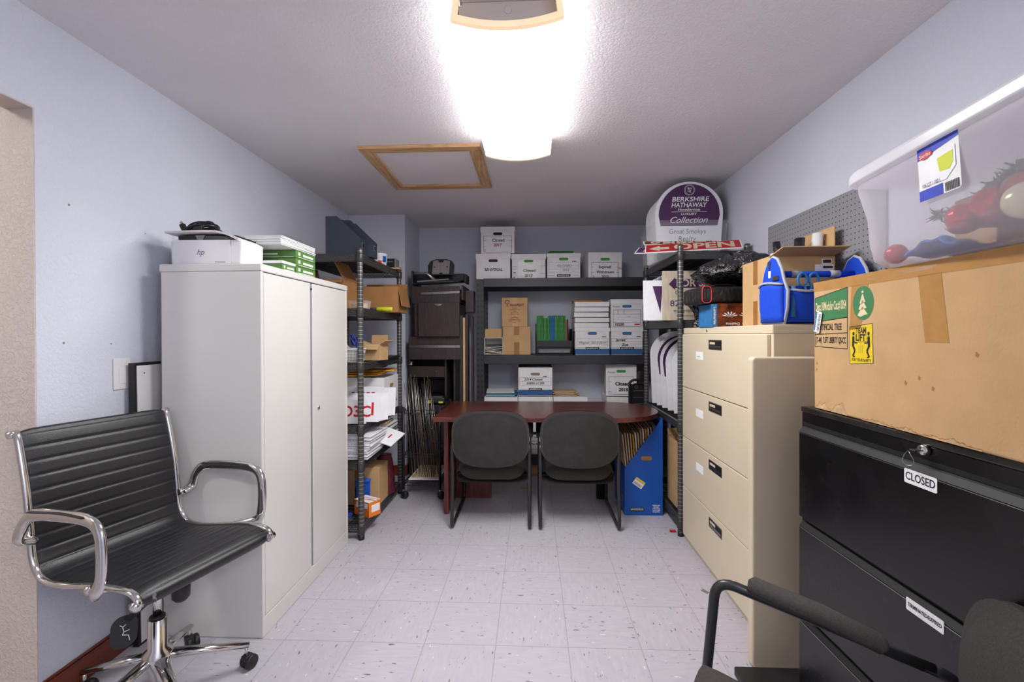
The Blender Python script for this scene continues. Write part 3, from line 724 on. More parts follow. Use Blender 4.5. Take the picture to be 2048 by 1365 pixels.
def perf_mat(name, rgb, pitch, rad, through=True, axes=(0, 2), hole=(8, 8, 8)):
    """sheet punched with a staggered or square grid of round holes"""
    m, nt, b, N, L = nodes(name)
    b.inputs['Base Color'].default_value = s2l(rgb)+(1,); b.inputs['Roughness'].default_value = 0.45
    tc = N.new('ShaderNodeTexCoord'); sp = N.new('ShaderNodeSeparateXYZ'); L.new(tc.outputs['Object'], sp.inputs[0])
    def mt(op, a, v=None, bb=None):
        n = N.new('ShaderNodeMath'); n.operation = op; L.new(a, n.inputs[0])
        if bb is not None: L.new(bb, n.inputs[1])
        elif v is not None: n.inputs[1].default_value = v
        return n.outputs[0]
    u = mt('DIVIDE', mt('ADD', sp.outputs[axes[0]], 10.0), pitch); v = mt('DIVIDE', mt('ADD', sp.outputs[axes[1]], 10.0), pitch)
    if through:
        row = mt('MULTIPLY', mt('MODULO', mt('FLOOR', v), 2.0), 0.5); u = mt('ADD', u, bb=row)
    du = mt('SUBTRACT', mt('FRACT', u), 0.5); dv = mt('SUBTRACT', mt('FRACT', v), 0.5)
    r = mt('SQRT', mt('ADD', mt('MULTIPLY', du, bb=du), bb=mt('MULTIPLY', dv, bb=dv)))
    h = mt('LESS_THAN', r, rad)
    if through:
        inv = mt('SUBTRACT', h, 1.0); inv = mt('ABSOLUTE', inv); L.new(inv, b.inputs['Alpha'])
    else:
        mx = N.new('ShaderNodeMix'); mx.data_type = 'RGBA'; L.new(h, mx.inputs[0]); mx.inputs[6].default_value = s2l(rgb)+(1,); mx.inputs[7].default_value = s2l(hole)+(1,)
        L.new(mx.outputs[2], b.inputs['Base Color'])
    MATS[name] = m
perf_mat('perforated_steel', (64, 63, 63), 0.0115, 0.27, True, (1, 2))
perf_mat('pegboard', (142, 142, 148), 0.0254, 0.12, False, (1, 2), (40, 38, 40))
perf_mat('basket_plastic', (226, 222, 216), 0.010, 0.3, False, (0, 2), (60, 52, 48))

def shelving(label, loc, rz, L_, D_, levels, ph, near_lo=True):
    t = thing('shelving_unit', label, 'shelf', loc, rz)
    hx_, hy_ = L_/2, D_/2
    for sx in (-1, 1):
        for sy in (-1, 1):
            p = MB('ringed_post').at((sx*hx_, sy*hy_, 0)).lathe([(0.0185, 0), (0.0185, ph-0.012), (0.016, ph), (1e-5, ph)], 16, False)
            p.m('shelf_black').lathe([(0.02, 0), (0.02, 0.03)], 16)
            p.build('post', t)
    for z in levels:
        sh = MB('shelf_grey').bb(-hx_+0.02, hx_-0.02, -hy_-0.004, -hy_+0.012, z-0.05, z)
        for k in (-1, 0, 1): sh.bb(-hx_+0.02, hx_-0.02, -hy_-0.0065, -hy_-0.004, z-0.025+k*0.016-0.0045, z-0.025+k*0.016+0.0045)
        sh.bb(-hx_+0.02, hx_-0.02, hy_-0.012, hy_+0.004, z-0.05, z)
        for sx in (-1, 1):
            sh.m('perforated_steel').bb(sx*hx_-0.001, sx*hx_+0.001, -hy_+0.02, hy_-0.02, z-0.049, z-0.002)
            sh.m('shelf_grey').bb(sx*hx_-0.004, sx*hx_+0.004, -hy_+0.02, hy_-0.02, z-0.003, z).bb(sx*hx_-0.004, sx*hx_+0.004, -hy_+0.02, hy_-0.02, z-0.052, z-0.048)
            for sy in (-1, 1): sh.m('shelf_grey').at((sx*hx_, sy*hy_, z-0.058)).lathe([(0.0215, 0), (0.024, 0.006), (0.024, 0.052), (0.0215, 0.058)], 14)
            sh.at()
        o = sh.build('shelf_frame', t)
        wd = MB('shelf_black')
        n = int(L_/0.0254)
        for k in range(n+1):
            x = -hx_+0.01+(L_-0.02)*k/n
            wd.tube([(x, -hy_+0.01, z-0.006), (x, hy_-0.01, z-0.006)], 0.0022, 5, False)
        for y in (-0.13, 0.0, 0.13): wd.tube([(-hx_+0.01, y, z-0.0105), (hx_-0.01, y, z-0.0105)], 0.003, 6, False)
        wd.build('wire_deck', o)
    return t
shelving('dark grey wire shelving unit beside the beige storage cabinet, left', (-1.327, 3.33, 0), PI/2, 0.86, 0.445, (1.839, 1.487, 1.134, 0.732, 0.498, 0.095), 1.872)
shelving('dark grey wire shelving unit at the right wall behind the cream file cabinet', (1.172, 3.48, 0), -PI/2, 0.90, 0.425, (1.852, 1.407, 0.737, 0.105), 1.895)
# ================================================================ generic boxes
def carton(label, loc, rz, w, d, h, m='cardboard', group=None, tape=None, open_=None, name='cardboard_box', tapew=0.05, flap=0.4):
    """cardboard box on its base centre; open_ = list of (side, angle) flaps; tape = material"""
    t = thing(name, label, 'box', loc, rz, group)
    th = 0.004
    if open_ is None:
        MB(m).bb(-w/2, w/2, -d/2, d/2, 0, h).build('box_body', t, 0.003)
    else:
        b = MB(m)
        b.bb(-w/2, w/2, -d/2, d/2, 0, th).bb(-w/2, w/2, -d/2, -d/2+th, th, h).bb(-w/2, w/2, d/2-th, d/2, th, h).bb(-w/2, -w/2+th, -d/2+th, d/2-th, th, h).bb(w/2-th, w/2, -d/2+th, d/2-th, th, h)
        b.build('box_body', t)
        for side, ang, ln in open_:
            a = math.radians(ang)   # 0 = pointing straight out, 90 = straight up
            o = {'f': ((0, -d/2, h), -PI/2, w), 'b': ((0, d/2, h), PI/2, w), 'l': ((-w/2, 0, h), PI, d), 'r': ((w/2, 0, h), 0, d)}[side]
            f = MB(m); f.X = Matrix.Translation(o[0]) @ Matrix.Rotation(o[1], 4, 'Z') @ Matrix.Rotation(-a, 4, 'Y')
            f.bb(0.001, ln, -o[2]/2+0.002, o[2]/2-0.002, -th/2, th/2).build('flap', t)
    if tape:
        tp = MB(tape)
        if open_ is None: tp.bb(-tapew/2, tapew/2, -d/2-0.0008, d/2+0.0008, h, h+0.0008)
        tp.bb(-tapew/2, tapew/2, -d/2-0.0012, -d/2-0.0004, h-min(0.09, h*0.3), h)
        tp.bb(-tapew/2, tapew/2, -d/2-0.0012, -d/2-0.0004, 0.001, min(0.14, h*0.45))
        tp.build('packing_tape', t)
    return t
def block(name, label, cat, loc, dims, m, rz=0, rx=0, ry=0, bevel=0.003, group=None):
    """a plain solid (board, pad, book) standing on its base centre"""
    w, d, h = dims
    o = MB(m).bb(-w/2, w/2, -d/2, d/2, 0, h).build(name, None, bevel)
    o.location = loc; o.rotation_euler = (rx, ry, rz)
    return tag(o, label, cat, group)

# ---- top shelf (z 1.84)
Z1 = 1.84
def magazine_file(label, x0, x1, y0, y1, z):
    t = thing('magazine_file', label, 'magazine file', ((x0+x1)/2, (y0+y1)/2, z), 0, 'dark magazine files on the left shelving')
    L_ = x1-x0; hw_ = (y1-y0)/2; H_ = 0.25; lo = 0.105
    def side(): return [(-L_/2, 0), (L_/2, 0), (L_/2, lo), (-L_/2+0.075, H_), (-L_/2, H_)]
    m = MB('navy_plastic')
    m.at((0, -hw_, 0), rx=PI/2).prism(side(), -0.003, 0)
    m.at((0, hw_, 0), rx=PI/2).prism(side(), 0, 0.003)
    m.at().bb(-L_/2, -L_/2+0.003, -hw_+0.003, hw_-0.003, 0, H_).bb(L_/2-0.003, L_/2, -hw_+0.003, hw_-0.003, 0, lo).bb(-L_/2+0.003, L_/2-0.003, -hw_+0.003, hw_-0.003, 0, 0.003)
    m.build('file_body', t)
    MB('steel').bb(L_/2, L_/2+0.002, -0.02, 0.02, 0.045, 0.085).m('dark_slot').bb(L_/2+0.002, L_/2+0.0025, -0.013, 0.013, 0.052, 0.078).build('label_holder', t)
magazine_file('dark navy magazine file nearest the camera, top of the left shelving', -1.345, -1.115, 2.935, 3.035, Z1)
magazine_file('dark navy magazine file just behind the nearest one on the left shelving', -1.30, -1.075, 3.045, 3.145, Z1)
block('tape_dispenser', 'small white dispenser behind the dark magazine files', 'dispenser', (-1.135, 3.23, Z1), (0.05, 0.07, 0.13), 'white_plastic', bevel=0.012)
t = thing('tub', 'red, white and blue plastic tub on top of the left shelving', 'tub', (-1.155, 3.42, Z1))
MB('white_plastic').lathe([(0.052, 0), (0.058, 0.07), (0.06, 0.072), (0.06, 0.085), (0.0, 0.087)], 24, False).build('tub_body', t)
l_ = MB('red_print'); 
def band(mb, a0, a1, z0, z1, r=0.0585):
    return mb.grid(lambda u, v: ((r-(0.072-lerp(z0, z1, v))*0.083)*math.cos(lerp(a0, a1, u)), (r-(0.072-lerp(z0, z1, v))*0.083)*math.sin(lerp(a0, a1, u)), lerp(z0, z1, v)), 8, 1, 0.0006)
band(l_, -2.6, -1.5, 0.04, 0.068); band(l_, -1.4, -0.9, 0.005, 0.03); l_.m('envelope_yellow'); band(l_, -2.9, -2.2, 0.01, 0.035); band(l_, -1.2, -0.5, 0.0, 0.012); l_.m('box_blue'); band(l_, -0.8, -0.2, 0.02, 0.065)
l_.build('label', t)
block('wooden_slat', 'thin tan wooden slat under the black carton on the left shelving', 'slat', (-1.135, 3.655, Z1), (0.15, 0.10, 0.012), 'light_wood')
t = thing('toner_box', 'small black and silver carton at the far end of the top left shelf', 'box', (-1.15, 3.66, Z1+0.013))
MB('black_plastic').bb(-0.075, 0.055, -0.05, 0.05, 0, 0.07).m('grey_plastic').bb(0.0552, 0.062, -0.05, 0.05, 0, 0.07).build('box_body', t, 0.002)
MB('steel').frame((0.01, -0.0508, 0.045), (1, 0, 0), (0, 0, 1)).flat([(-.03, -.004), (.03, -.004), (.03, .004), (-.03, .004)]).build('marking', t)

# ---- second shelf (z 1.488)
Z2 = 1.488
carton('open kraft box with raised flaps under the top left shelf', (-1.40, 3.14, Z2), 0, 0.28, 0.26, 0.20, 'cardboard_dark', open_=[('r', 118, 0.15), ('f', -30, 0.05), ('l', 80, 0.1)])
carton('open cardboard box overhanging the second left shelf', (-1.19, 3.57, Z2), 0, 0.34, 0.24, 0.195, 'cardboard_dark', open_=[('b', 60, 0.05), ('r', -80, 0.15)])
t = thing('plastic_tub', 'small clear plastic tub of clips on the second left shelf', 'tub', (-1.145, 3.00, Z2))
MB('plastic_clear').hexa([(-.055, -.04, 0), (.055, -.04, 0), (.055, .04, 0), (-.055, .04, 0)], [(-.062, -.046, .055), (.062, -.046, .055), (.062, .046, .055), (-.062, .046, .055)]).build('tub_wall', t, 0.004)
MB('folder_manila').bb(-0.045, 0.045, -0.03, 0.03, 0.004, 0.035).build('contents', t, 0.004)
t = thing('hand_roller', 'yellow-green roller with a black grip on the second left shelf', 'roller', (-1.10, 3.36, Z2+0.018), 0)
MB('yellow_green').at(ry=PI/2).lathe([(0.012, -0.055), (0.0165, -0.05), (0.0165, 0.055), (0.014, 0.062), (1e-5, 0.062)], 18).build('sleeve', t)
MB('black_plastic').at(ry=PI/2).lathe([(0.008, -0.14), (0.011, -0.12), (0.011, -0.056)], 12).build('grip', t)

# ---- third shelf (z 1.135)
Z3 = 1.135
t = thing('basket', 'white perforated plastic basket on the third left shelf', 'basket', (-1.235, 2.985, Z3))
MB('basket_plastic').hexa([(-.10, -.06, 0), (.10, -.06, 0), (.10, .06, 0), (-.10, .06, 0)], [(-.11, -.07, .085), (.11, -.07, .085), (.11, .07, .085), (-.11, .07, .085)]).build('basket_wall', t, 0.004)
MB('white_plastic').tube(round_path([(-.112, -.072, .088), (.112, -.072, .088), (.112, .072, .088), (-.112, .072, .088)], 0.02, 4, True), 0.005, 8, False, True).build('rim', t)
tag(MB('cream_cloth').grid(lambda u, v: (-1.29+lerp(-0.05, 0.07, u), 2.985+lerp(-0.05, 0.05, v), Z3+0.094+0.085*math.sin(PI*u)*math.sin(PI*v)), 10, 10, 0.006).build('cloth_bundle'), 'cream cloth heaped in the white basket', 'cloth')
rb = MB('cloth_blue')
for k in range(9):
    a = k*0.7; rb.tube(smooth_path([(-1.20, 3.10, Z3+0.14), (-1.20+0.05*math.cos(a), 3.10+0.03*math.sin(a), Z3+0.17+0.02*math.sin(2*a)), (-1.20+0.03*math.cos(a+1), 3.10+0.03*math.sin(a+1), Z3+0.14+0.03*math.cos(a))], 5), 0.008, 6, squash=(0.25, 1))
rb.m('cloth_blue').tube([(-1.20, 3.10, Z3), (-1.20, 3.10, Z3+0.15)], 0.012, 8)
tag(rb.build('gift_bow'), 'bright blue ribbon bow behind the white basket', 'bow')
carton('small kraft box with half open flaps on the third left shelf', (-1.135, 3.27, Z3), math.radians(-8), 0.13, 0.13, 0.115, 'cardboard', open_=[('b', 85, 0.065), ('l', 20, 0.06), ('f', -50, 0.05), ('r', 30, 0.05)])
block('binder', 'slim black binder lying at the end of the third left shelf', 'binder', (-1.20, 3.58, Z3), (0.24, 0.24, 0.016), 'black_plastic')
block('hole_punch', 'dark grey desk gadget behind the small kraft box', 'gadget', (-1.17, 3.43, Z3), (0.05, 0.05, 0.085), 'grey_plastic', bevel=0.012)

# ---- fourth shelf (z 0.733)
Z4 = 0.733
t = thing('file_box', 'long white open file box on the fourth left shelf, hole in its end', 'box', (-1.318, 3.555, Z4))
b = MB('carton_white'); w, d, h, th = 0.42, 0.355, 0.262, 0.005
b.bb(-w/2, w/2, -d/2, d/2, 0, th).bb(-w/2, w/2, -d/2, -d/2+th, th, h).bb(-w/2, w/2, d/2-th, d/2, th, h).bb(-w/2, -w/2+th, -d/2+th, d/2-th, th, h)
b.bb(w/2-th, w/2, -d/2+th, d/2-th, th, h); b.build('box_body', t)
MB('cardboard_dark').frame((w/2+0.0005, 0.0, 0.19), (0, 1, 0), (0, 0, 1)).prism(rrect(0.08, 0.028, 0.012), 0, 0.0005).build('hand_hole', t)
MB('print_black').frame((w/2+0.0006, 0.05, 0.07), (0, 1, 0), (0, 0, 1)).text('25', 0.035, 0, 0).add([(-.1, -.02, 0), (-.07, -.02, 0), (-.085, .02, 0)], [(0, 1, 2)]).add([(.07, -.02, 0), (.09, -.02, 0), (.08, .015, 0)], [(0, 1, 2)]).build('printed_marks', t)
for k, (x, y, rz_, ry_) in enumerate(((-1.36, 3.50, 0.10, 0.10), (-1.33, 3.55, -0.12, 0.16), (-1.27, 3.62, 0.2, 0.13))):
    o = block('padded_envelope', ['yellow padded envelope nearest the camera on the white file box', 'yellow padded envelope in the middle on the white file box', 'yellow padded envelope reaching out over the end of the white file box'][k], 'envelope', (x, y, Z4+0.272+0.013*k), (0.40-0.03*k, 0.27, 0.009), 'envelope_yellow', rz=rz_, ry=-0.03+0.01*k, group='yellow envelopes on the file box')
block('red_folder', 'red folder on top of the yellow envelopes', 'folder', (-1.32, 3.66, Z4+0.322), (0.26, 0.16, 0.006), 'red_print', rz=0.1)
def upright_sign(label, x0, x1, y, z, h, rx=0.0, rz=0.0, txt=None, size=0.05, off=0.0, grp='white yard signs standing on the fourth left shelf', stripe=False, th=0.005, name='yard_sign'):
    t = thing(name, label, 'sign', ((x0+x1)/2, y, z), rz, grp)
    w = x1-x0
    X = Matrix.Rotation(rx, 4, 'X')
    b = MB('sign_white'); b.X = X; b.bb(-w/2, w/2, 0, th, 0, h).build('board', t, 0.001)
    if txt or stripe:
        m = MB('red_print'); m.X = X @ Matrix(((1, 0, 0, 0), (0, 0, -1, -0.0008), (0, 1, 0, 0), (0, 0, 0, 1)))
        if txt: m.text(txt, size, off, h*0.5, bold=0.002)
        if stripe:
            for k in range(5): m.flat([(-w*0.35+k*w*0.13, h*0.68), (-w*0.27+k*w*0.13, h*0.68), (-w*0.25+k*w*0.13, h*0.82), (-w*0.33+k*w*0.13, h*0.82)])
        m.build('lettering', t)
    return t
upright_sign('white sign with large red characters at the front of the fourth left shelf', -1.40, -1.093, 2.955, Z4, 0.155, -0.14, 0, 'O3C', 0.10, 0.085)
upright_sign('white sign with one red upright bar leaning behind the front sign', -1.32, -1.03, 3.02, Z4, 0.165, -0.16, 0, 'I', 0.12, 0.10)
for k in range(6):
    upright_sign('plain white sign in the leaning fan on the fourth left shelf', -1.30+0.004*k, -1.03+0.006*k, 3.055+0.013*k, Z4, 0.165+0.003*k, -0.16)
upright_sign('white sign with a row of red dashes standing behind the fan', -1.34, -1.06, 3.20, Z4, 0.215, -0.13, 0, None, 0.05, 0, stripe=True)
for k in range(3): upright_sign('large plain white sign sticking out at the back of the fourth left shelf', -1.30, -1.04+0.02*k, 3.245+0.02*k, Z4, 0.20, -0.15)

# ---- fifth shelf (z 0.499)
Z5 = 0.499
rng = random.Random(11)
z = Z5
for k in range(22):
    t = thing('yard_sign', 'white corrugated sign lying in the near pile on the fifth left shelf', 'sign', (-1.29+0.016*rng.random()+0.0015*k, 3.088+0.01*rng.random(), z), 0.05*(rng.random()-.5), 'white signs in the near pile on the fifth left shelf')
    MB('sign_white').bb(-0.20, 0.20, -0.155, 0.155, 0, 0.0062).build('board', t, 0.001)
    if k % 4 == 2: MB('dark_slot').frame((0, -0.1556, 0.003), (1, 0, 0), (0, 0, 1)).text('- - - - - - - - - - - - - - - - -', 0.022, 0, 0, width=0.34).build('flutes', t)
    z += 0.0072
t = thing('yard_sign', 'white sign reading M 1 in red, tilted against the near pile', 'sign', (-1.055, 3.275, Z5+0.082), math.radians(-14))
X = Matrix.Rotation(0.25, 4, 'X') @ Matrix.Rotation(0.30, 4, 'Y')
b = MB('sign_white'); b.X = X; b.bb(-0.11, 0.09, -0.10, 0.10, 0, 0.008).build('board', t, 0.001)
m = MB('red_print'); m.X = X @ Matrix.Translation((-0.02, 0, 0.009)); m.text('M 1', 0.07, 0, 0, bold=0.002).build('lettering', t)
z = Z5
for k in range(10):
    t = thing('coroplast_sheet', 'grey-white sheet lying in the far pile on the fifth left shelf', 'sheet', (-1.325+0.03*rng.random(), 3.56+0.02*rng.random(), z), 0.08*(rng.random()-.5), 'sheets in the far pile on the fifth left shelf')
    MB(['paper_white', 'sign_white', 'grey_plastic'][k % 3 if k < 9 else 0]).bb(-0.21, 0.205, -0.15, 0.15, 0, 0.011).build('board', t, 0.001)
    z += 0.0125
tag(MB('folder_manila').at((-1.13, 3.50, z+0.012), rx=0.0, ry=0).tube([(-0.0, -0.14, 0), (0.0, 0.14, 0)], 0.0115, 16).build('paper_roll'), 'cream paper roll on the far pile of sheets', 'paper roll')

# ---- bottom shelf (z 0.096)
Z6 = 0.096
carton('brown kraft box on the bottom left shelf behind the orange box', (-1.25, 3.33, Z6), 0, 0.30, 0.20, 0.27, 'cardboard', tape='brown_tape')
def seq(u, v):
    return (-1.15+lerp(-0.06, 0.10, u), 3.49+0.05*math.sin(PI*v)*0+lerp(0, 0.14, v)*0.6, Z6+0.29*(1-0.12*u)*1.0*v+0.012*math.sin(9*u+7*v))
b = MB('burgundy')
b.grid(lambda u, v: (-1.155+0.085*math.cos(2*PI*u)*(1-0.35*v)+0.006*math.sin(17*v+5*u*6.28), 3.52+0.075*math.sin(2*PI*u)*(1-0.5*v), Z6+0.29*v), 24, 12)
b.grid(lambda u, v: (-1.155+0.085*0.65*v*math.cos(2*PI*u), 3.52+0.0375*v*math.sin(2*PI*u), Z6+0.29+0.004), 24, 2)
tag(b.build('sequin_bag'), 'burgundy sequined bag on the bottom left shelf', 'bag')
t = thing('orange_box', 'white and orange product box at the front of the bottom left shelf', 'box', (-1.13, 3.08, Z6), math.radians(-30))
MB('orange').bb(-0.075, 0.075, -0.05, 0.05, 0, 0.10).build('box_body', t, 0.002)
m = MB('paper_white').bb(-0.074, 0.074, -0.049, 0.049, 0.1002, 0.101).frame((0, -0.0508, 0.07), (1, 0, 0), (0, 0, 1)); m.flat([(-.06, -.018), (.06, -.012), (.065, .022), (-.05, .02)]); m.frame((0.0756, 0, 0.05), (0, 1, 0), (0, 0, 1)).flat([(-.03, -.02), (.04, -.02), (.04, .03), (-.03, .03)]); m.build('label', t)
m = MB('red_print').frame((0, 0, 0.1015), (1, 0, 0), (0, 1, 0)); m.flat([(-.07, -.03), (.07, .0), (.07, .01), (-.07, -.02)]).flat([(-.07, -.0), (.07, .03), (.07, .036), (-.07, .006)]); m.build('stripes', t)
t = thing('clip', 'large blue plastic clip behind the orange box', 'clip', (-1.20, 3.185, Z6), 0)
MB('tape_blue').bb(-0.05, 0.05, 0, 0.012, 0.0, 0.19).at((0, 0.006, 0.19), ry=PI/2).lathe([(0.016, -0.05), (0.016, 0.05)], 14).build('clip_body', t, 0.004)
block('storage_bin', 'grey translucent bin with a blue foot on the bottom left shelf', 'bin', (-1.31, 2.99, Z6+0.02), (0.12, 0.10, 0.2), 'grey_plastic', bevel=0.01)
block('bin_tray', 'dark blue tray under the grey bin', 'tray', (-1.30, 2.99, Z6), (0.16, 0.12, 0.018), 'cloth_blue', bevel=0.004)
# ================================================================ wire cart with sign stakes
CX0, CX1, CY0, CY1 = -1.04, -0.745, 3.64, 4.12
t = thing('wire_cart', 'black wire cart on casters holding metal sign stakes', 'cart', ((CX0+CX1)/2, (CY0+CY1)/2, 0))
hx_, hy_ = (CX1-CX0)/2, (CY1-CY0)/2
for sx in (-1, 1):
    for sy in (-1, 1):
        MB('shelf_black').cyl((sx*hx_, sy*hy_, 0.075), (sx*hx_, sy*hy_, 0.735), 0.0115, 12).build('post', t)
        c = MB('black_plastic').at((sx*hx_+0.01, sy*hy_, 0.0305), rz=0.5*sx, rx=PI/2).lathe([(0.012, -0.018), (0.028, -0.016), (0.03, -0.01), (0.03, 0.01), (0.028, 0.016), (0.012, 0.018)], 18)
        c.m('steel').at((sx*hx_, sy*hy_, 0.05)).lathe([(0.008, 0), (0.008, 0.03)], 10); c.build('caster', t)
for z in (0.13, 0.36, 0.71):
    m = MB('shelf_black')
    for dz in (0, -0.028):
        m.tube(round_path([(-hx_, -hy_, z+dz), (hx_, -hy_, z+dz), (hx_, hy_, z+dz), (-hx_, hy_, z+dz)], 0.015, 3, True), 0.003, 6, False, True)
    for sgn in (-1, 1):
        pts = []; n = 14
        for k in range(n+1): pts.append((lerp(-hx_, hx_, k/n), sgn*hy_, z if k % 2 else z-0.028))
        m.tube(pts, 0.002, 5)
        n = 22; m.tube([(sgn*hx_, lerp(-hy_, hy_, k/n), z if k % 2 else z-0.028) for k in range(n+1)], 0.002, 5)
    if z < 0.3 or z > 0.5:
        for k in range(1 if z < 0.3 else 15, 20): y = lerp(-hy_, hy_, k/20); m.tube([(-hx_, y, z+0.002), (hx_, y, z+0.002)], 0.0016, 5)
        if z > 0.5: pass
    m.build('wire_shelf' if z != 0.36 else 'wire_rail', t)
block('foam_board', 'white foam board lying on the bottom of the wire cart', 'board', (-0.89, 3.885, 0.135), (0.25, 0.40, 0.006), 'paper_white', rz=0.0)
block('corrugated_sheet', 'tan corrugated sheet on the white foam board in the cart', 'board', (-0.895, 3.90, 0.142), (0.22, 0.36, 0.005), 'folder_manila', rz=0.05)
# stakes: thin steel rods leaning in the cart, each an H-frame of two rods and two crossbars
rng = random.Random(5)
def stake(label, x, y, top_x, top_y, h, m, grp):
    t = thing('sign_stake', label, 'stake', (x, y, 0.149), 0, grp)
    dx, dy = top_x-x, top_y-y
    off = rng.uniform(0.012, 0.022)
    a = Vector((0, 0, 0)); c = Vector((dx, dy, h))
    s = Vector((off, 0.01, 0))
    o1 = MB(m).cyl(a, c, 0.0026, 6).build('rod', t); MB(m).cyl(a+s, c+s*1.1-Vector((0, 0, 0.03)), 0.0026, 6).build('rod', t)
    for f in (0.45, 0.62): MB('rusty_steel').cyl(a.lerp(c, f), (a+s).lerp(c+s*1.1, f)+Vector((0, 0, 0.0)), 0.002, 6).build('crossbar', t)
kinds = [('steel', 'bright steel'), ('rusty_steel', 'rusty brown'), ('black_tube', 'black')]
for k in range(15):
    m, nm = kinds[[0, 1, 2, 1, 0][k % 5]]
    x = -0.985+0.013*k; y = 3.72+0.07*(k % 4)
    stake('%s wire sign stake in the bundle leaning in the cart' % nm, x, y, x-0.062, y-0.02, rng.uniform(0.62, 0.86), m, '%s stakes leaning in the wire cart' % nm)
t = thing('charger_kit', 'black and lime green tool case on the back of the wire cart', 'tool case', (-0.85, 4.02, 0.715))
MB('black_plastic').bb(-0.07, 0.08, -0.06, 0.06, 0, 0.05).build('case', t, 0.012); MB('yellow_green').bb(-0.065, -0.03, -0.066, -0.0605, 0.004, 0.03).bb(0.03, 0.07, -0.066, -0.0605, 0.004, 0.02).build('trim', t, 0.002)
MB('steel').bb(-0.05, 0.06, -0.05, 0.03, 0.0505, 0.06).build('handle', t, 0.004)

# ================================================================ dismantled espresso furniture stacked in the corner
E_ = 'espresso_wood'
t = thing('pedestal', 'dark espresso pedestal carcass at the bottom of the furniture stack', 'cabinet', (-0.94, 4.47, 0))
m = MB(E_); w, d, h = 0.44, 0.45, 1.088
m.bb(-w/2, -w/2+0.018, -d/2, d/2, 0, h).bb(w/2-0.10, w/2-0.082, -d/2, d/2, 0, h-0.001).bb(w/2-0.018, w/2, -d/2, d/2, 0, h).bb(-w/2+0.018, w/2-0.018, d/2-0.012, d/2, 0, h)
m.bb(-w/2+0.018, w/2-0.10, -d/2+0.01, d/2-0.012, 0.05, 0.068).bb(-w/2+0.018, w/2-0.10, -d/2+0.01, d/2-0.012, 0.70, 0.718)
m.build('carcass', t, 0.001)
dr = MB(E_).bb(-w/2+0.02, w/2-0.102, -d/2-0.012, -d/2+0.006, 0.92, 1.02).build('drawer_front', t, 0.001)
for x in (-0.11, 0.04): MB('steel').at((x, -d/2-0.012, 0.975), rx=PI/2).lathe([(0.005, 0), (0.005, 0.002), (1e-5, 0.003)], 10, False).build('screw_cap', dr)
MB(E_).bb(-w/2+0.02, w/2-0.102, -d/2+0.012, -d/2+0.03, 0.07, 0.66).build('lower_front', t, 0.001)
MB('steel').at((-0.19, -0.24, 1.052), ry=0.2).lathe([(0.02, -0.02), (0.024, -0.01), (0.014, 0.0), (0.024, 0.02)], 14).build('bracket', t)
def rail(t, x0, x1, y, z, dz=0.0):
    m = MB('steel'); m.hexa([(x0, y-0.008, z-0.011), (x1, y-0.008, z-0.011+dz), (x1, y, z-0.011+dz), (x0, y, z-0.011)], [(x0, y-0.008, z+0.011), (x1, y-0.008, z+0.011+dz), (x1, y, z+0.011+dz), (x0, y, z+0.011)])
    r = m.build('drawer_slide', t, 0.002)
    q = MB('dark_slot')
    for f in (0.3, 0.36, 0.5, 0.56, 0.9, 0.93): q.at((lerp(x0, x1, f), y-0.0081, z+dz*f), rx=PI/2).lathe([(0.0028, 0), (0.0028, 0.0008)], 8)
    q.build('slide_holes', r)
t = thing('drawer_box', 'dark espresso drawer box with a steel slide under the square door', 'drawer', (-0.895, 4.37, 1.09))
m = MB(E_).bb(-0.235, 0.235, -0.225, -0.21, 0, 0.21).bb(-0.235, 0.235, 0.2, 0.215, 0, 0.21).bb(-0.235, -0.22, -0.21, 0.2, 0, 0.21).bb(0.22, 0.235, -0.21, 0.2, 0, 0.21).bb(-0.22, 0.22, -0.21, 0.2, 0, 0.01)
m.build('drawer_body', t, 0.001); rail(t, -0.235, 0.235, -0.2255, 0.117)
t = thing('cabinet_door', 'square espresso cabinet door with a silver half-moon pull', 'door', (-0.843, 4.105, 1.30))
MB(E_).bb(-0.186, 0.186, -0.009, 0.009, 0, 0.305).build('door_panel', t, 0.002)
m = MB('chrome').frame((-0.005, -0.0095, 0.292), (1, 0, 0), (0, 0, 1)); m.prism([(0.034*math.cos(-k*PI/14), 0.017*math.sin(-k*PI/14)) for k in range(15)], 0, 0.006); m.build('pull', t, 0.001)
t = thing('drawer_box', 'espresso drawer box with a tilted steel slide above the square door', 'drawer', (-0.865, 4.37, 1.605))
m = MB(E_); m.X = Matrix.Rotation(-0.02, 4, 'Y'); m.bb(-0.235, 0.205, -0.225, -0.21, 0, 0.15).bb(0.2225, 0.238, -0.23, 0.2, 0.02, 0.155).bb(-0.235, 0.205, 0.2, 0.215, 0, 0.16).bb(-0.235, -0.22, -0.21, 0.2, 0, 0.16)
m.bb(-0.22, 0.205, -0.21, 0.2, 0, 0.01); m.build('drawer_body', t, 0.001); rail(t, -0.15, 0.205, -0.2265, 0.085, 0.012)
t = thing('drawer_box', 'espresso drawer box with no slide on its front, between door and tilted drawer', 'drawer', (-0.875, 4.40, 1.305))
m = MB(E_).bb(-0.2, 0.21, -0.25, -0.235, 0, 0.295).bb(-0.2, 0.21, 0.18, 0.195, 0, 0.295).bb(-0.2, -0.185, -0.235, 0.18, 0, 0.295).bb(0.195, 0.21, -0.235, 0.18, 0, 0.295); m.build('drawer_body', t, 0.001)
MB('steel').bb(0.165, 0.21, -0.262, -0.251, 0.262, 0.29).build('drawer_slide', t, 0.001)
block('shelf_panel', 'small dark espresso board right of the drawer stack', 'panel', (-0.588, 4.34, 1.525), (0.075, 0.14, 0.20), E_, bevel=0.001)
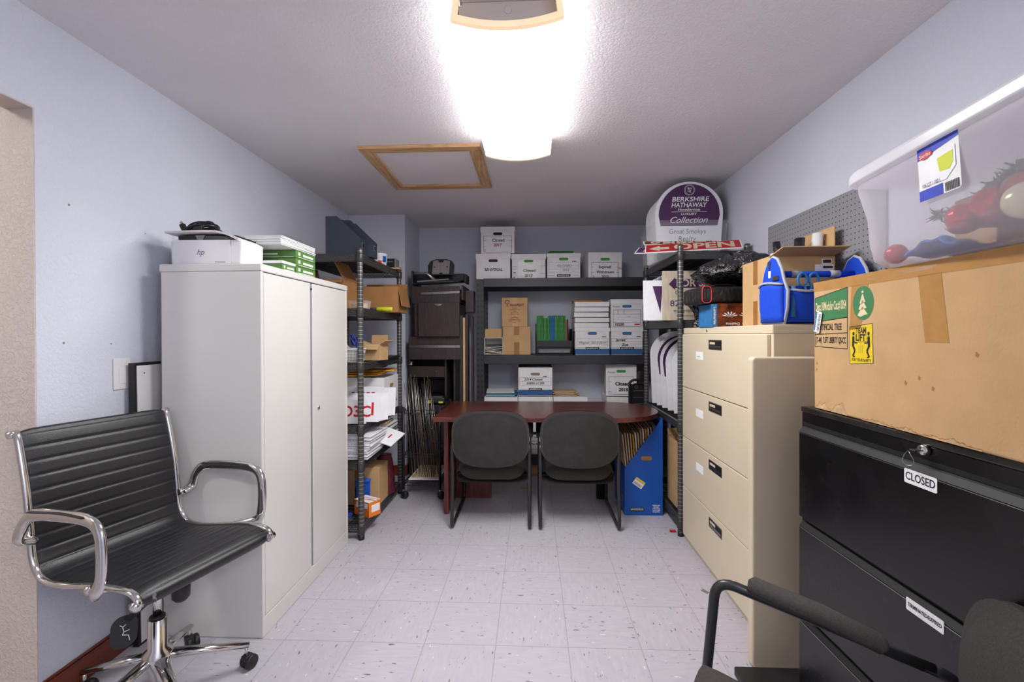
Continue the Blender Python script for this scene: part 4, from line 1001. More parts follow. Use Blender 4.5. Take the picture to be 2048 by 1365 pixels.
# keyboard tray and foot plate on top
t = thing('keyboard_tray', 'black adjustable keyboard tray with a silver arm on the furniture stack', 'keyboard tray', (-0.86, 4.34, 1.775), 0)
m = MB('black_plastic').hexa([(-.235, -.16, 0.0), (.22, -.16, .02), (.22, .16, .05), (-.235, .16, .03)], [(-.235, -.16, 0.018), (.16, -.16, .03), (.24, .16, .07), (-.235, .16, .05)]); m.build('tray', t, 0.006)
MB('grey_plastic').hexa([(-.19, -.20, 0.018), (.10, -.20, .038), (.10, -.165, .04), (-.19, -.165, .02)], [(-.19, -.20, 0.032), (.10, -.20, .052), (.10, -.165, .054), (-.19, -.165, .034)]).build('arm_foot', t, 0.003)
MB('steel').tube([(-0.22, -0.19, 0.10), (-0.10, -0.19, 0.098), (-0.03, -0.19, 0.04)], 0.016, 8, squash=(0.9, 0.5)).build('arm', t)
MB('black_plastic').bb(-0.252, -0.239, -0.17, 0.17, 0.0, 0.13).bb(-0.23, 0.22, -0.02, 0.0, 0.05, 0.118).bb(0.215, 0.24, -0.05, 0.15, 0.03, 0.11).build('side_guard', t, 0.005)
t = thing('mounting_plate', 'black rounded bracket with a ribbed silver plate topmost on the furniture stack', 'bracket', (-0.845, 4.22, 1.865), 0)
X = Matrix.Rotation(-0.15, 4, 'X')
m = MB('black_plastic'); m.X = X; m.frame((0, 0.0, 0.075), (1, 0, 0.0), (0, 0.15, 1)).prism([(-.12, -.075), (.12, -.075), (.125, .02), (.10, .062), (.05, .08), (-.05, .08), (-.10, .062), (-.125, .02)], -0.012, 0.0); m.build('backing', t, 0.004)
m = MB('steel').frame((0, -0.013*0+0.0, 0.075), (1, 0, 0.0), (0, 0.15, 1))
m.prism([(-.082, -.066), (-.02, -.066), (-.012, -.052), (.012, -.052), (.02, -.066), (.075, -.066), (.082, .06), (.03, .068), (.018, .045), (-.018, .045), (-.03, .068), (-.076, .06)], 0.0005, 0.0045)
for x in (-.058, -.025, .008, .04): m.box((x, -0.005, 0.006), (0.008, 0.09, 0.004))
m.m('dark_slot'); 
for x in (-0.06, 0.058): m.box((x, 0.0, 0.0088), (0.012, 0.012, 0.001))
m.build('ribbed_plate', t, 0.001)
# long boards standing on end
for k, (x0, x1, y, h, m_, lb) in enumerate(((-0.660, -0.633, 4.14, 1.49, E_, 'tall dark espresso board on end, leftmost of the four by the rack'), (-0.630, -0.612, 4.13, 1.47, 'light_wood', 'tall pale wood strip on end between the dark boards'),
        (-0.610, -0.588, 4.15, 1.50, E_, 'tall dark espresso board on end just right of the pale strip'), (-0.562, -0.545, 4.16, 1.48, E_, 'tall dark board on end nearest the black rack'))):
    o = MB(m_).bb(x0, x1, y, y+0.10, 0, h).build('wood_board', None, 0.002); tag(o, lb, 'board')
# ================================================================ black boltless rack on the back wall
RX0, RX1, RY0, RY1 = -0.53, 1.36, 4.335, 4.775
def slot_mat():
    """rack upright punched with two columns of teardrop slots"""
    m, nt, b, N, L = nodes('slotted_upright')
    b.inputs['Roughness'].default_value = 0.45
    tc = N.new('ShaderNodeTexCoord'); sp = N.new('ShaderNodeSeparateXYZ'); L.new(tc.outputs['Object'], sp.inputs[0])
    def mt(op, a, v=None, bb=None):
        n = N.new('ShaderNodeMath'); n.operation = op; L.new(a, n.inputs[0])
        if bb is not None: L.new(bb, n.inputs[1])
        elif v is not None: n.inputs[1].default_value = v
        return n.outputs[0]
    fz = mt('FRACT', mt('DIVIDE', mt('ADD', sp.outputs[2], 5.0), 0.0508)); fz = mt('SUBTRACT', fz, 0.5)
    ax = mt('SUBTRACT', mt('ABSOLUTE', sp.outputs[0]), 0.017)
    wd = mt('MULTIPLY_ADD', fz, 0.014); 
    wd2 = mt('ADD', mt('MULTIPLY', fz, 0.012), 0.0055)
    inx = mt('LESS_THAN', mt('ABSOLUTE', ax), bb=wd2); inz = mt('LESS_THAN', mt('ABSOLUTE', fz), 0.24)
    h = mt('MULTIPLY', inx, bb=inz)
    mx = N.new('ShaderNodeMix'); mx.data_type = 'RGBA'; L.new(h, mx.inputs[0]); mx.inputs[6].default_value = s2l((50, 51, 56))+(1,); mx.inputs[7].default_value = s2l((10, 10, 11))+(1,)
    L.new(mx.outputs[2], b.inputs['Base Color']); MATS['slotted_upright'] = m
slot_mat()
t = thing('storage_rack', 'large black steel rack against the back wall', 'rack', ((RX0+RX1)/2, (RY0+RY1)/2, 0))
hx_, hy_ = (RX1-RX0)/2, (RY1-RY0)/2
RT = (1.845, 1.118, 0.165)
for sx in (-1, 1):
    for sy in (-1, 1):
        o = MB('slotted_upright').bb(-0.033, 0.033, -0.002, 0.001, 0, 1.838).bb(-0.033*sx-0.0012, -0.033*sx+0.0012, 0.001, 0.04, 0, 1.838).build('upright', t, 0.0)
        o.location = (sx*(hx_-0.033), sy*hy_-(0.002 if sy < 0 else 0.0), 0)
        if sy > 0: o.rotation_euler = (0, 0, PI)
        if sy > 0: o.location.x = sx*(hx_-0.033)
    for z in (0.3, 0.9, 1.5): MB('rack_metal').bb(sx*hx_-0.002, sx*hx_+0.001, -hy_+0.04, hy_-0.04, z, z+0.03).build('side_brace', t)
for z in RT:
    m = MB('rack_metal')
    for sy in (-1, 1): m.bb(-hx_+0.066, hx_-0.066, sy*hy_-0.008-0.006, sy*hy_+0.008-0.006, z-0.082, z)
    m.build('beam', t, 0.004)
    MB('shelf_black').bb(-hx_+0.01, hx_-0.01, -hy_+0.012, hy_-0.016, z-0.02, z-0.004).build('deck', t)
BY = 4.385      # front plane of the boxes on the rack
T1, T2, T3 = 1.846, 1.119, 0.166
def banker(label, x0, x1, z, h, y=BY, d=0.36, lid=True, hole='dark_slot', band=None, logo=False, rz=0.0, group='white storage boxes on the back rack', prints=None, lidh=0.05, name='storage_box', lidrot=0.0):
    w = x1-x0
    t = thing(name, label, 'box', ((x0+x1)/2, y+d/2, z), rz, group)
    hb = h-(0.004 if lid else 0)
    yo = -d/2+0.004; ww = w-0.012
    if lid:
        MB('carton_white').bb(-ww/2, ww/2, yo, d/2-0.006, 0, hb).build('box_body', t, 0.002)
        MB('carton_white').bb(-w/2, w/2, -d/2, d/2, h-lidh, h).build('lid', t, 0.003)
    else:
        th = 0.004; b = MB('carton_white').bb(-ww/2, ww/2, yo, d/2-0.006, 0, th)
        b.bb(-ww/2, ww/2, yo, yo+th, th, h).bb(-ww/2, ww/2, d/2-0.006-th, d/2-0.006, th, h).bb(-ww/2, -ww/2+th, yo+th, d/2-0.006-th, th, h).bb(ww/2-th, ww/2, yo+th, d/2-0.006-th, th, h)
        b.build('box_body', t)
    yf = yo-0.0006
    if band:
        MB(band).bb(-ww/2-0.0004, ww/2+0.0004, yo-0.0005, d/2-0.0056, 0.004, 0.058).build('band', t)
        yf -= 0.0006
    if hole:
        hz_ = h-lidh-0.018 if lid else h-0.065
        MB(hole).frame((0, yf, hz_), (1, 0, 0), (0, 0, 1)).prism(rrect(0.088, 0.026, 0.0125), 0, 0.0006).build('hand_hole', t)
    if logo:
        o = MB('print_black').frame((0, yf, 0.062 if band else 0.03), (1, 0, 0), (0, 0, 1)).prism(rrect(0.128, 0.024, 0.006), 0.0004, 0.001).build('logo_plate', t)
        MB('paper_white').frame((0, yf-0.0014, 0.062 if band else 0.03), (1, 0, 0), (0, 0, 1)).text('BANKERS BOX', 0.02, 0, 0, bold=0.0003, width=0.108).build('lettering', o)
    if prints:
        for mm, items in prints.items():
            m = MB(mm).frame((0, yf-0.0004, 0), (1, 0, 0), (0, 0, 1))
            for it in items:
                if it[0] == 't': m.text(it[1], it[2], it[3], it[4], **(it[5] if len(it) > 5 else {}))
                elif it[0] == 'r': m.flat([(it[1], it[3]), (it[2], it[3]), (it[2], it[4]), (it[1], it[4])])
                elif it[0] == 'o':   # outlined rectangle
                    _, x0_, x1_, z0_, z1_, lw = it
                    for q in ((x0_, x1_, z0_, z0_+lw), (x0_, x1_, z1_-lw, z1_), (x0_, x0_+lw, z0_, z1_), (x1_-lw, x1_, z0_, z1_)): m.flat([(q[0], q[2]), (q[1], q[2]), (q[1], q[3]), (q[0], q[3])])
            m.build('clear_tape' if mm == 'clear_tape' else 'printing', t)
    return t
def form(w, h0, h1): # ruled form printed on the box front
    return [('o', -w, w, h0, h1, 0.0025)] + [('r', -w, -w+0.022, h0+(h1-h0)*f, h0+(h1-h0)*f+0.002) for f in (0.35, 0.7)] + [('r', w-0.022, w, h0+(h1-h0)*f, h0+(h1-h0)*f+0.002) for f in (0.35, 0.7)] + [('r', x, x+0.002, h1-0.012, h1) for x in (-0.06, -0.02, 0.02, 0.06)]
banker('white lidded box marked with a UNIVERSAL logo, far left on top of the rack', -0.545, -0.207, T1, 0.245, prints={'print_black': [('t', 'NIVERSAL', 0.036, 0.022, 0.09, dict(bold=0.0008, width=0.135)), ('t', 'U', 0.038, -0.066, 0.092, dict(bold=0.002))]})
banker('white lidded box reading Closed 2017, alone on the upper tier of the rack top', -0.497, -0.166, T1+0.246, 0.256,
       prints={'print_black': form(0.135, 0.012, 0.168)+[('t', '3', 0.03, -0.124, 0.03)], 'print_green': [('t', 'Closed', 0.042, 0.005, 0.125, dict(bold=0.001))], 'print_brown': [('t', '2017', 0.038, 0.0, 0.08, dict(bold=0.001))]})
banker('white lidded box reading Closed 2017 with a green hand hole, on the rack top', -0.202, 0.129, T1, 0.238, hole='handle_green',
       prints={'print_black': [('r', -.155, -.11, .115, .117), ('r', -.155, -.11, .03, .032), ('r', .09, .155, .12, .122), ('r', .10, .155, .05, .052), ('r', -.155, -.115, .085, .088), ('r', -.15, -.12, .055, .062), ('r', -.15, -.13, .012, .02)],
               'clear_tape': [('r', -.10, .115, .0, .17)], 'print_green': [('t', 'Closed', 0.042, 0.005, 0.078, dict(bold=0.001))], 'print_brown': [('t', '2017', 0.038, 0.0, 0.03, dict(bold=0.001))]})
banker('white lidded box with CLOSED handwritten on a ruled label, on the rack top', 0.134, 0.459, T1, 0.240, hole='handle_green', logo=True, lidh=0.036,
       prints={'print_grey': [('o', -.14, .14, .06, .155, .0015), ('r', -.14, .14, .09, .0915), ('r', -.14, .14, .12, .1215), ('t', 'CLOSED', .038, 0.01, .118), ('t', '2023', .032, .02, .082), ('r', -.15, -.09, .03, .034), ('r', .09, .15, .03, .034)], 'print_navy': [('r', .08, .12, .16, .166)]})
tt = banker('taller white box without a lid reading Expired Withdrawn, right on the rack top', 0.512, 0.842, T1, 0.245, hole='handle_green', lid=False, rz=0.06,
       prints={'print_black': form(0.13, -0.0, 0.15)+[('t', '5', 0.03, -0.11, 0.015)], 'print_navy': [('t', 'Expired/', 0.036, 0.0, 0.105, dict(bold=0.001)), ('t', 'Withdrawn', 0.036, 0.0, 0.058, dict(bold=0.001)), ('t', '2012', 0.034, 0.0, 0.014, dict(bold=0.001)), ('t', 'RB', 0.026, .145, .092)]})
# green folders on the CLOSED box
for k in range(3):
    o = block('hanging_folder', ['green hanging folder at the bottom of the pile on the CLOSED box', 'green hanging folder in the middle of the pile on the CLOSED box', 'green hanging folder on top of the pile on the CLOSED box'][k], 'folder',
              (0.262+0.006*k, BY+0.14, T1+0.2405+0.0095*k), (0.255-0.012*k, 0.22, 0.007), 'folder_green', rz=0.04*(k-1), bevel=0.003, group='green folders on the rack top')
# ---- middle shelf
t = carton('tan carton printed with brown lettering, upper of the two on the middle rack shelf', (-0.172, BY+0.15, T2+0.272), 0, 0.246, 0.28, 0.276, 'cardboard', tape='cardboard_light')
pm = MB('print_brown').frame((0.0, -0.1418, 0), (1, 0, 0), (0, 0, 1))
pm.text('PANAPRINT', 0.034, 0.022, 0.204, bold=0.0012, width=0.135)
for k, s_ in enumerate(('Envelopes', 'Letterheads & Forms', 'Flyers', 'Business Cards', 'Carbonless Forms', 'Labels', 'Raised Printing', 'Presentation Folders', 'Brochures & Newsletters', 'Binding')): pm.text(s_, 0.0115, 0, 0.178-0.0155*k, bold=0.0003)
pm.tube([(-0.07+0.02*math.cos(a*PI/8), 0.235+0.017*math.sin(a*PI/8), 0) for a in range(16)], 0.003, 5, False, True).flat([(-.076, .19), (-.066, .19), (-.068, .22), (-.074, .22)], 0.0004)
pm.build('printing', t)
carton('plain tan taped carton, lower of the two on the middle rack shelf', (-0.153, BY+0.15, T2), 0, 0.266, 0.28, 0.2715, 'cardboard', tape='brown_tape')
t = carton('small white mail carton lying open on its side, stuffed with papers, left on the rack', (-0.3765, BY+0.11, T2), 0.0, 0.18, 0.18, 0.165, 'carton_white', open_=[])
# opening faces the camera: rebuild as a box on its side
for ch in list(t.children): bpy.data.objects.remove(ch)
b = MB('carton_white'); w, d, h, th = 0.178, 0.18, 0.165, 0.004
b.bb(-w/2, w/2, -d/2, d/2, 0, th).bb(-w/2, w/2, -d/2, d/2, h-th, h).bb(-w/2, -w/2+th, -d/2, d/2, th, h-th).bb(w/2-th, w/2, -d/2, d/2, th, h-th).bb(-w/2+th, w/2-th, d/2-th, d/2, th, h-th); b.build('box_body', t)
f = MB('cardboard'); f.X = Matrix.Translation((0, -d/2, h)) @ Matrix.Rotation(-0.25, 4, 'X'); f.bb(-w/2+0.006, w/2-0.012, -th, 0, 0, 0.088).build('top_flap', t)
f = MB('carton_white'); f.X = Matrix.Translation((0, -d/2, 0.004)) @ Matrix.Rotation(-0.12, 4, 'X'); f.bb(-w/2+0.004, w/2-0.004, -0.045, 0, -th/2, th/2).build('bottom_flap', t)
rng = random.Random(4)
for k, (z_, m_) in enumerate(((0.012, 'folder_manila'), (0.028, 'paper_white'), (0.046, 'folder_manila'), (0.066, 'paper_white'), (0.078, 'paper_white'), (0.10, 'navy_plastic'))):
    o = MB(m_).grid(lambda u, v: (-0.3765+lerp(-0.080, 0.078, u), BY+0.026+lerp(0, 0.15, v), T2+z_+0.010*math.sin(u*3+k)*(1 if k < 4 else 0.3)), 6, 4, 0.004).build('envelope')
    tag(o, ['crumpled manila envelope at the bottom of the open mail carton', 'white envelope low in the open mail carton', 'manila envelope halfway up in the open mail carton', 'white envelope halfway up in the open mail carton', 'white envelope near the top of the open mail carton', 'dark folder topmost in the open mail carton'][k], 'envelope', 'papers in the open mail carton')
t = thing('desktop_file', 'black plastic file rack with a drawer, full of green and blue folders', 'file rack', (0.206, BY+0.15, T2))
m = MB('black_plastic').bb(-0.18, 0.175, -0.14, 0.14, 0, 0.012).bb(-0.18, 0.175, -0.14, 0.14, 0.068, 0.075).bb(-0.18, -0.172, -0.14, 0.14, 0.012, 0.30).bb(-0.172, 0.16, 0.132, 0.14, 0.075, 0.20)
m.at((0.167, 0, 0), rx=PI/2).at((0.1665, 0.0, 0.0)); m.bb(0, 0.0085, -0.14, 0.14, 0.012, 0.25).bb(-0.338, 0, -0.14, -0.132, 0.075, 0.136)
m.build('frame', t, 0.003)
d_ = MB('black_plastic').bb(-0.168, 0.162, -0.138, 0.12, 0.014, 0.066).build('drawer', t, 0.004); MB('grey_plastic').bb(-0.148, 0.148, -0.1405, -0.1385, 0.02, 0.054).build('label_strip', d_)
cols = ['folder_green']*9+['folder_green']*4+['folder_blue']*4+['folder_green']*9+['folder_green']*3+['red_print', 'navy_plastic']
rng = random.Random(8)
for k in range(26):
    x = -0.163+0.0117*k
    mm = 'folder_blue' if 11 <= k <= 14 else 'red_print' if k == 24 else 'navy_plastic' if k == 25 else 'folder_green'
    gap = 0.012 if k > 19 else 0
    hh = 0.27-(0.02 if 6 <= k < 10 else 0)-(0.04 if k >= 24 else 0)+rng.uniform(-0.004, 0.003)
    o = MB(mm).at((0, 0, 0), ry=rng.uniform(-0.006, 0.006)).bb(-0.0042, 0.0042, -0.115, 0.115, 0, hh).build('hanging_folder', None, 0.001)
    o.location = (0.206+x, BY+0.15, T2+0.108+0.0*k)
    nm = {'folder_green': 'green', 'folder_blue': 'blue', 'red_print': 'red', 'navy_plastic': 'navy'}[mm]
    tag(o, {'green': 'green file folder standing in the black desktop file rack', 'blue': 'blue file folder standing in the middle of the desktop file rack', 'red': 'red file folder near the right end of the desktop file rack', 'navy': 'dark navy folder at the right end of the desktop file rack'}[nm], 'folder', nm+' folders in the desktop file rack')
# stack of box lids on the W box
LG = dict(prints={'print_grey': [('o', -.145, .145, .07, .155, .0015), ('r', -.145, .145, .10, .1015), ('r', -.145, .145, .125, .1265)], 'print_navy': [('r', .09, .13, .168, .175)], 'print_black': [('t', 'Wagner  2013-2014', .03, -0.0, .115, dict(shear=0.2, width=0.25))]})
banker('blue banded storage box reading Wagner 2013-2014 on the middle rack shelf', 0.398, 0.733, T2, 0.258, hole='handle_blue', band='band_blue', logo=True, lidh=0.036, **LG)
LG = dict(prints={'print_grey': [('o', -.145, .145, .07, .155, .0015), ('r', -.145, .145, .10, .1015), ('r', -.145, .145, .125, .1265)], 'print_navy': [('r', .09, .13, .168, .175)], 'print_black': [('t', 'Jarrett', .034, -0.06, .14, dict(shear=0.2, bold=0.001)), ('t', 'Zoe', .034, -0.02, .095, dict(shear=0.2, bold=0.001))]})
banker('blue banded storage box with bold handwriting at the right end of the middle shelf', 0.738, 1.045, T2, 0.256, hole='handle_blue', band='band_blue', logo=True, lidh=0.036, **LG)
banker('white lidded box printed 33250, stacked on the blue banded box at the right', 0.738, 1.045, T2+0.257, 0.270, hole='handle_blue',
       prints={'print_black': [('o', -.13, .13, .008, .17, .003), ('r', -.13, .13, .05, .053), ('r', -.085, -.082, .13, .17), ('r', -.03, -.027, .13, .17), ('r', -.13, .13, .128, .13), ('t', '33250', .035, -.07, .03, dict(bold=.0012)), ('t', '#331493-4', .034, -.05, .245, dict(shear=.2)), ('t', 'Foxen', .028, -.10, .2, dict(shear=.2)), ('t', '2014', .014, .02, .105)], 'red_print': [('r', .07, .12, .025, .038)]})
zz = T2+0.2585
for k in range(5):
    w = 0.325; hh = 0.046
    t = thing('box_lid', ['white box lid, lowest of the five stacked on the Wagner box', 'white box lid, second from the bottom on the Wagner box', 'white box lid in the middle of the stack on the Wagner box', 'white box lid, second from the top on the Wagner box', 'white box lid topmost on the Wagner box'][k], 'box lid', (0.56+0.004*math.sin(k*2.0), BY+0.18, zz), 0.02*math.sin(k*3.1), 'white box lids stacked on the middle shelf')
    dx = 0.012*math.sin(k*1.7)
    MB('carton_white').hexa([(-w/2, -0.18, 0), (w/2, -0.18, 0.002 if k % 2 else 0), (w/2, 0.18, 0), (-w/2, 0.18, 0)], [(-w/2, -0.18, hh), (w/2, -0.18, hh-0.003), (w/2, 0.18, hh-0.003), (-w/2, 0.18, hh)]).build('lid_shell', t, 0.003)
    if k == 4: MB('cardboard_dark').bb(-w/2-0.004, w/2-0.05, -0.06, 0.1, hh+0.0005, hh+0.03).build('liner', t, 0.003)
    zz += hh+0.004
# ---- lower tiers: boxes stand two high on the low shelf, lids about table height
for k, (x0, x1, lb) in enumerate(((-0.47, -0.145, 'white open-topped box with a blue folder at the left, lower tier'), (-0.14, 0.19, 'white 33250 box in the lower tier, under the 2014 box'), (0.195, 0.52, 'white 33250 box in the lower tier, with manila papers on its lid'), (0.70, 1.02, 'white 33250 box in the lower tier at the right end'))):
    pr = {'print_black': [('o', -.14, .14, .10, .21, .003), ('t', '33250', .042, .07 if k == 1 else 0.0, .155, dict(bold=.0015)), ('r', -.14, .14, .135, .137)]}
    banker(lb, x0, x1, T3+0.275, 0.277 if k else 0.272, hole=None, prints=pr, lidh=0.05, d=0.36, lid=True)
for k, (x0, x1, lb) in enumerate(((-0.47, -0.145, 'bottom row white box behind the left table chair'), (-0.14, 0.19, 'bottom row white box with printed lines, seen between the chairs'), (0.195, 0.52, 'bottom row white box behind the right table chair'), (0.70, 1.02, 'bottom row white box at the right end under the table'))):
    banker(lb, x0, x1, T3, 0.272, hole='dark_slot', prints={'print_black': [('t', 'Ex. Listings', .026, 0.0, .165, dict(bold=.0005)), ('t', '2012-13', .024, 0.0, .13), ('t', 'Tax Paid', .024, 0.0, .10, dict(bold=.0008)), ('r', -.12, .12, .05, .052)]}, lidh=0.05, d=0.36)
# on the lower tier
t = banker('blue banded open box marked 2014 Closed, standing on a white lid behind the table', -0.144, 0.192, 0.7285, 0.272, hole='carton_inside', band='band_blue', logo=True, lid=False, y=BY-0.0, d=0.34,
       prints={'print_grey': [('o', -.15, .15, .10, .175, .0015), ('r', -.15, .15, .135, .1365)], 'print_navy': [('r', .075, .11, .18, .188)], 'print_black': [('t', '2014 Closed', .034, -.02, .155, dict(shear=.2, bold=.0005)), ('t', '30890-31389', .032, 0.0, .118, dict(shear=.15, bold=.0005))]})
MB('cardboard_dark').bb(-0.158, 0.158, 0.16, 0.163, 0.262, 0.295).bb(-0.16, -0.157, -0.15, 0.16, 0.262, 0.284).build('inner_liner', t)
for k, (m_, z_, x_, w_) in enumerate((('folder_cyan', 0.722, -0.30, 0.29), ('paper_white', 0.733, -0.31, 0.28), ('folder_cyan', 0.744, -0.30, 0.29), ('grey_plastic', 0.752, -0.32, 0.26), ('paper_white', 0.760, -0.32, 0.27))):
    tag(MB(m_).at((x_, BY+0.15, z_), rz=0.03*(k-2), rx=0.04).box((0, 0, 0), (w_, 0.24, 0.006)).build('file_folder', None, 0.002), ['blue folder at the bottom of the pile left behind the table', 'white paper just over the lowest blue folder', 'bright blue folder in the middle of the pile behind the table', 'grey folder near the top of the pile behind the table', 'white paper topmost on the pile behind the table'][k], 'folder', 'folders piled left behind the table')
for k in range(6):
    tag(MB('folder_manila').at((0.305+0.02*math.sin(k*2.3), BY+0.16, 0.725+0.0075*k), rz=0.12*math.sin(k*1.9)).box((0, 0, 0), (0.235, 0.24, 0.0055)).build('manila_folder', None, 0.002),
        ['manila folder at the bottom of the pile right behind the table', 'manila folder second from the bottom on the white lid', 'manila folder third from the bottom on the white lid', 'manila folder third from the top on the white lid', 'manila folder second from the top on the white lid', 'manila folder topmost on the white lid'][k], 'folder', 'manila folders behind the table')
banker('white box reading Closed 201 with a green hand hole behind the round table end', 0.705, 1.00, 0.728, 0.30, hole='handle_green', lid=False, rz=-0.10, y=BY+0.0, d=0.34,
       prints={'print_black': form(0.115, 0.015, 0.185)+[('t', 'Closed', 0.046, 0.01, 0.115, dict(bold=0.002)), ('t', '2018', 0.042, 0.02, 0.06, dict(bold=0.002)), ('t', 'Foxen', .03, -.09, .225, dict(shear=.2)), ('t', 'Exp', .018, -.10, .04)]})
f = None
block('cardboard_flat', 'flat tan carton lying on the floor under the rack', 'box', (0.05, 4.42, 0.0), (0.95, 0.2, 0.062), 'cardboard_light', bevel=0.004)
block('cardboard_flat', 'second flat tan carton on top of the lowest one under the rack', 'box', (0.04, 4.43, 0.063), (0.85, 0.18, 0.016), 'cardboard', bevel=0.003)
# black plastic step stool folded against the shelf post
t = thing('step_stool', 'black folding plastic step stool standing by the right shelving', 'step stool', (0.955, 4.22, 0))
m = MB('black_plastic')
def loop(x0, x1, z0, z1, r, y): return round_path([(x0, y, z0), (x0, y, z1), (x1, y, z1), (x1, y, z0)], r, 5)
m.tube(loop(-0.08, 0.07, 0.001, 0.90, 0.05, -0.02), 0.012, 8).tube(loop(-0.055, 0.05, 0.02, 0.865, 0.03, -0.02), 0.006, 6)
m.bb(-0.07, 0.06, -0.012, 0.012, 0.02, 0.86).build('step_panel', t, 0.004)
rb = MB('grey_plastic')
for z in (0.74, 0.80, 0.68): rb.bb(-0.05, 0.045, -0.018, -0.0125, z, z+0.003)
rb.tube([(-0.02+0.012*math.cos(a*PI/8), -0.017, 0.835+0.012*math.sin(a*PI/8)) for a in range(16)], 0.002, 5, False, True)
rb.build('ribs', t)
MB('black_plastic').bb(0.0, 0.06, -0.03, 0.03, 0.90, 0.98).build('latch', t, 0.012)
# ================================================================ D-ended table
t = thing('table', 'dark cherry veneer table with one half-round end, in the middle of the room', 'table', (0.1, 3.52, 0))
TX, TY = 0.1, 3.52
outline = [(-0.69-TX, 3.14-TY), (0.55-TX, 3.14-TY)]
for k in range(1, 24):
    a = -PI/2+PI*k/24; outline.append((0.55-TX+0.385*math.cos(a), 3.525-TY+0.385*math.sin(a)))
outline += [(0.55-TX, 3.91-TY), (-0.69-TX, 3.91-TY)]
MB('cherry_wood').prism(outline, 0.712, 0.745).build('tabletop', t, 0.003)
MB('cherry_wood_upright').bb(-0.652-TX, -0.62-TX, 3.33-TY, 3.75-TY, 0.0, 0.711).build('panel_leg', t, 0.002)
MB('cherry_wood_upright').bb(-0.6195-TX, -0.335-TX, 3.66-TY, 3.68-TY, 0.005, 0.711).build('modesty_panel', t, 0.002)
MB('paper_white').at((-0.545-TX, 3.6595-TY, 0.20), rx=PI/2).lathe([(0.008, 0), (0.008, 0.002), (1e-5, 0.003)], 12, False).build('bolt_cap', t)
MB('black_tube').at((0.54-TX, 3.71-TY, 0)).lathe([(0.036, 0), (0.036, 0.711)], 24).build('column_leg', t)
m = MB('clear_tape')
for (x, y, l, a) in ((0.1, 3.4, 0.06, 0.1), (0.22, 3.36, 0.05, -0.5), (0.235, 3.35, 0.05, -0.8), (-0.35, 3.5, 0.05, 0.2), (0.3, 3.6, 0.05, 0.3), (0.05, 3.72, 0.03, 1.4), (0.06, 3.72, 0.06, 0.05), (-0.42, 3.62, 0.03, 0.8)):
    m.at((x-TX, y-TY, 0.7456), rz=a).bb(-l/2, l/2, -0.0012, 0.0012, 0, 0.0002)
m.build('scratches', t)

# ================================================================ sled-base guest chairs
def guest_chair(label, loc, rz, group=None):
    """local -y is behind the chair (its back faces local -y), seat opens to +y"""
    t = thing('guest_chair', label, 'chair', loc, rz, group)
    hw = 0.262
    for s_ in (-1, 1):
        pts = [(s_*(hw-0.018), 0.05, 0.655), (s_*hw, 0.0, 0.64), (s_*hw, -0.012, 0.3), (s_*hw, -0.03, 0.013), (s_*(hw-0.012), 0.53, 0.013), (s_*(hw-0.006), 0.50, 0.40), (s_*(hw-0.006), 0.46, 0.655), (s_*(hw-0.012), 0.04, 0.655)]
        side = MB('black_tube').tube(round_path([(s_*hw, 0.05, 0.575), (s_*hw, -0.015, 0.56), (s_*hw, 0.0, 0.35), (s_*hw, -0.035, 0.0125), (s_*hw, 0.53, 0.0125), (s_*hw, 0.47, 0.678), (s_*hw, 0.03, 0.572)], 0.05, 6), 0.0125, 12).build('side_frame', t)
        MB('black_fabric').tube([(s_*hw, 0.115, 0.600), (s_*hw, 0.125, 0.603), (s_*hw, 0.24, 0.643), (s_*hw, 0.385, 0.679), (s_*hw, 0.395, 0.681)], [0.014, 0.026, 0.0275, 0.026, 0.014], 14, True, squash=(0.8, 1.0), upv=(0, 0, 1)).build('arm_pad', t)
    MB('black_tube').cyl((-hw, 0.16, 0.315), (hw, 0.16, 0.315), 0.011, 10).cyl((-hw, 0.42, 0.315), (hw, 0.42, 0.315), 0.011, 10).build('seat_rail', t)
    # superellipse cushion and shell for the back
    def sup(u, v, w, h, n=3.2):
        # maps the unit disc-ish grid to a superellipse
        x = 2*u-1; z = 2*v-1
        r = (abs(x)**n+abs(z)**n)**(1/n) if (x or z) else 0
        m_ = max(abs(x), abs(z))
        k = (m_/r) if r > 1e-6 else 1
        return x*k*w, z*k*h
    cz = 0.62; w_, h_ = 0.262, 0.188
    def back(off, dome, sgn):
        def fn(u, v):
            x, z = sup(u, v, w_, h_)
            e = min(1.0, math.hypot(x/w_, z/h_))
            y = -0.035+off+sgn*dome*(1-e**4)-0.10*(z+0.05)*0.7+0.22*(x*x)-0.05*((z/h_)**2)*0.15
            return (x, y, cz+z+(-0.012*math.cos(PI*x/w_/2) if z < 0 else 0.0)*(abs(z)/h_))
        return fn
    o = MB('black_fabric').grid(lambda u, v: back(0.012, 0.038, 1)(u, v), 20, 16).grid(lambda u, v: back(-0.008, 0.0, 1)(1-u, v), 20, 16).build('back_cushion', t)
    sb = lambda u, v: (lambda p: (p[0]*0.945, p[1]-0.004, cz-0.012+(p[2]-cz)*0.925))(back(-0.010, 0.012, -1)(1-u, v))
    MB('black_shell').grid(sb, 20, 16).grid(lambda u, v: (lambda p: (p[0]*0.96, p[1]+0.008, p[2]))(sb(1-u, v)), 20, 16).build('back_shell', t)
    # seat cushion
    def seat(top):
        def fn(u, v):
            x, y = sup(u, v, 0.256, 0.242, 6.0)
            e = min(1, max(abs(x/0.256), abs(y/0.242)))
            z = (0.372+0.072*(1-e**9)+0.056*(y/0.242)) if top else 0.335-0.012*(1-e**3)+0.04*(y/0.235)
            return (x, 0.285+y, z)
        return fn
    MB('black_fabric').grid(seat(True), 20, 20).grid(lambda u, v: seat(False)(1-u, v), 20, 20).build('seat', t)
    return t
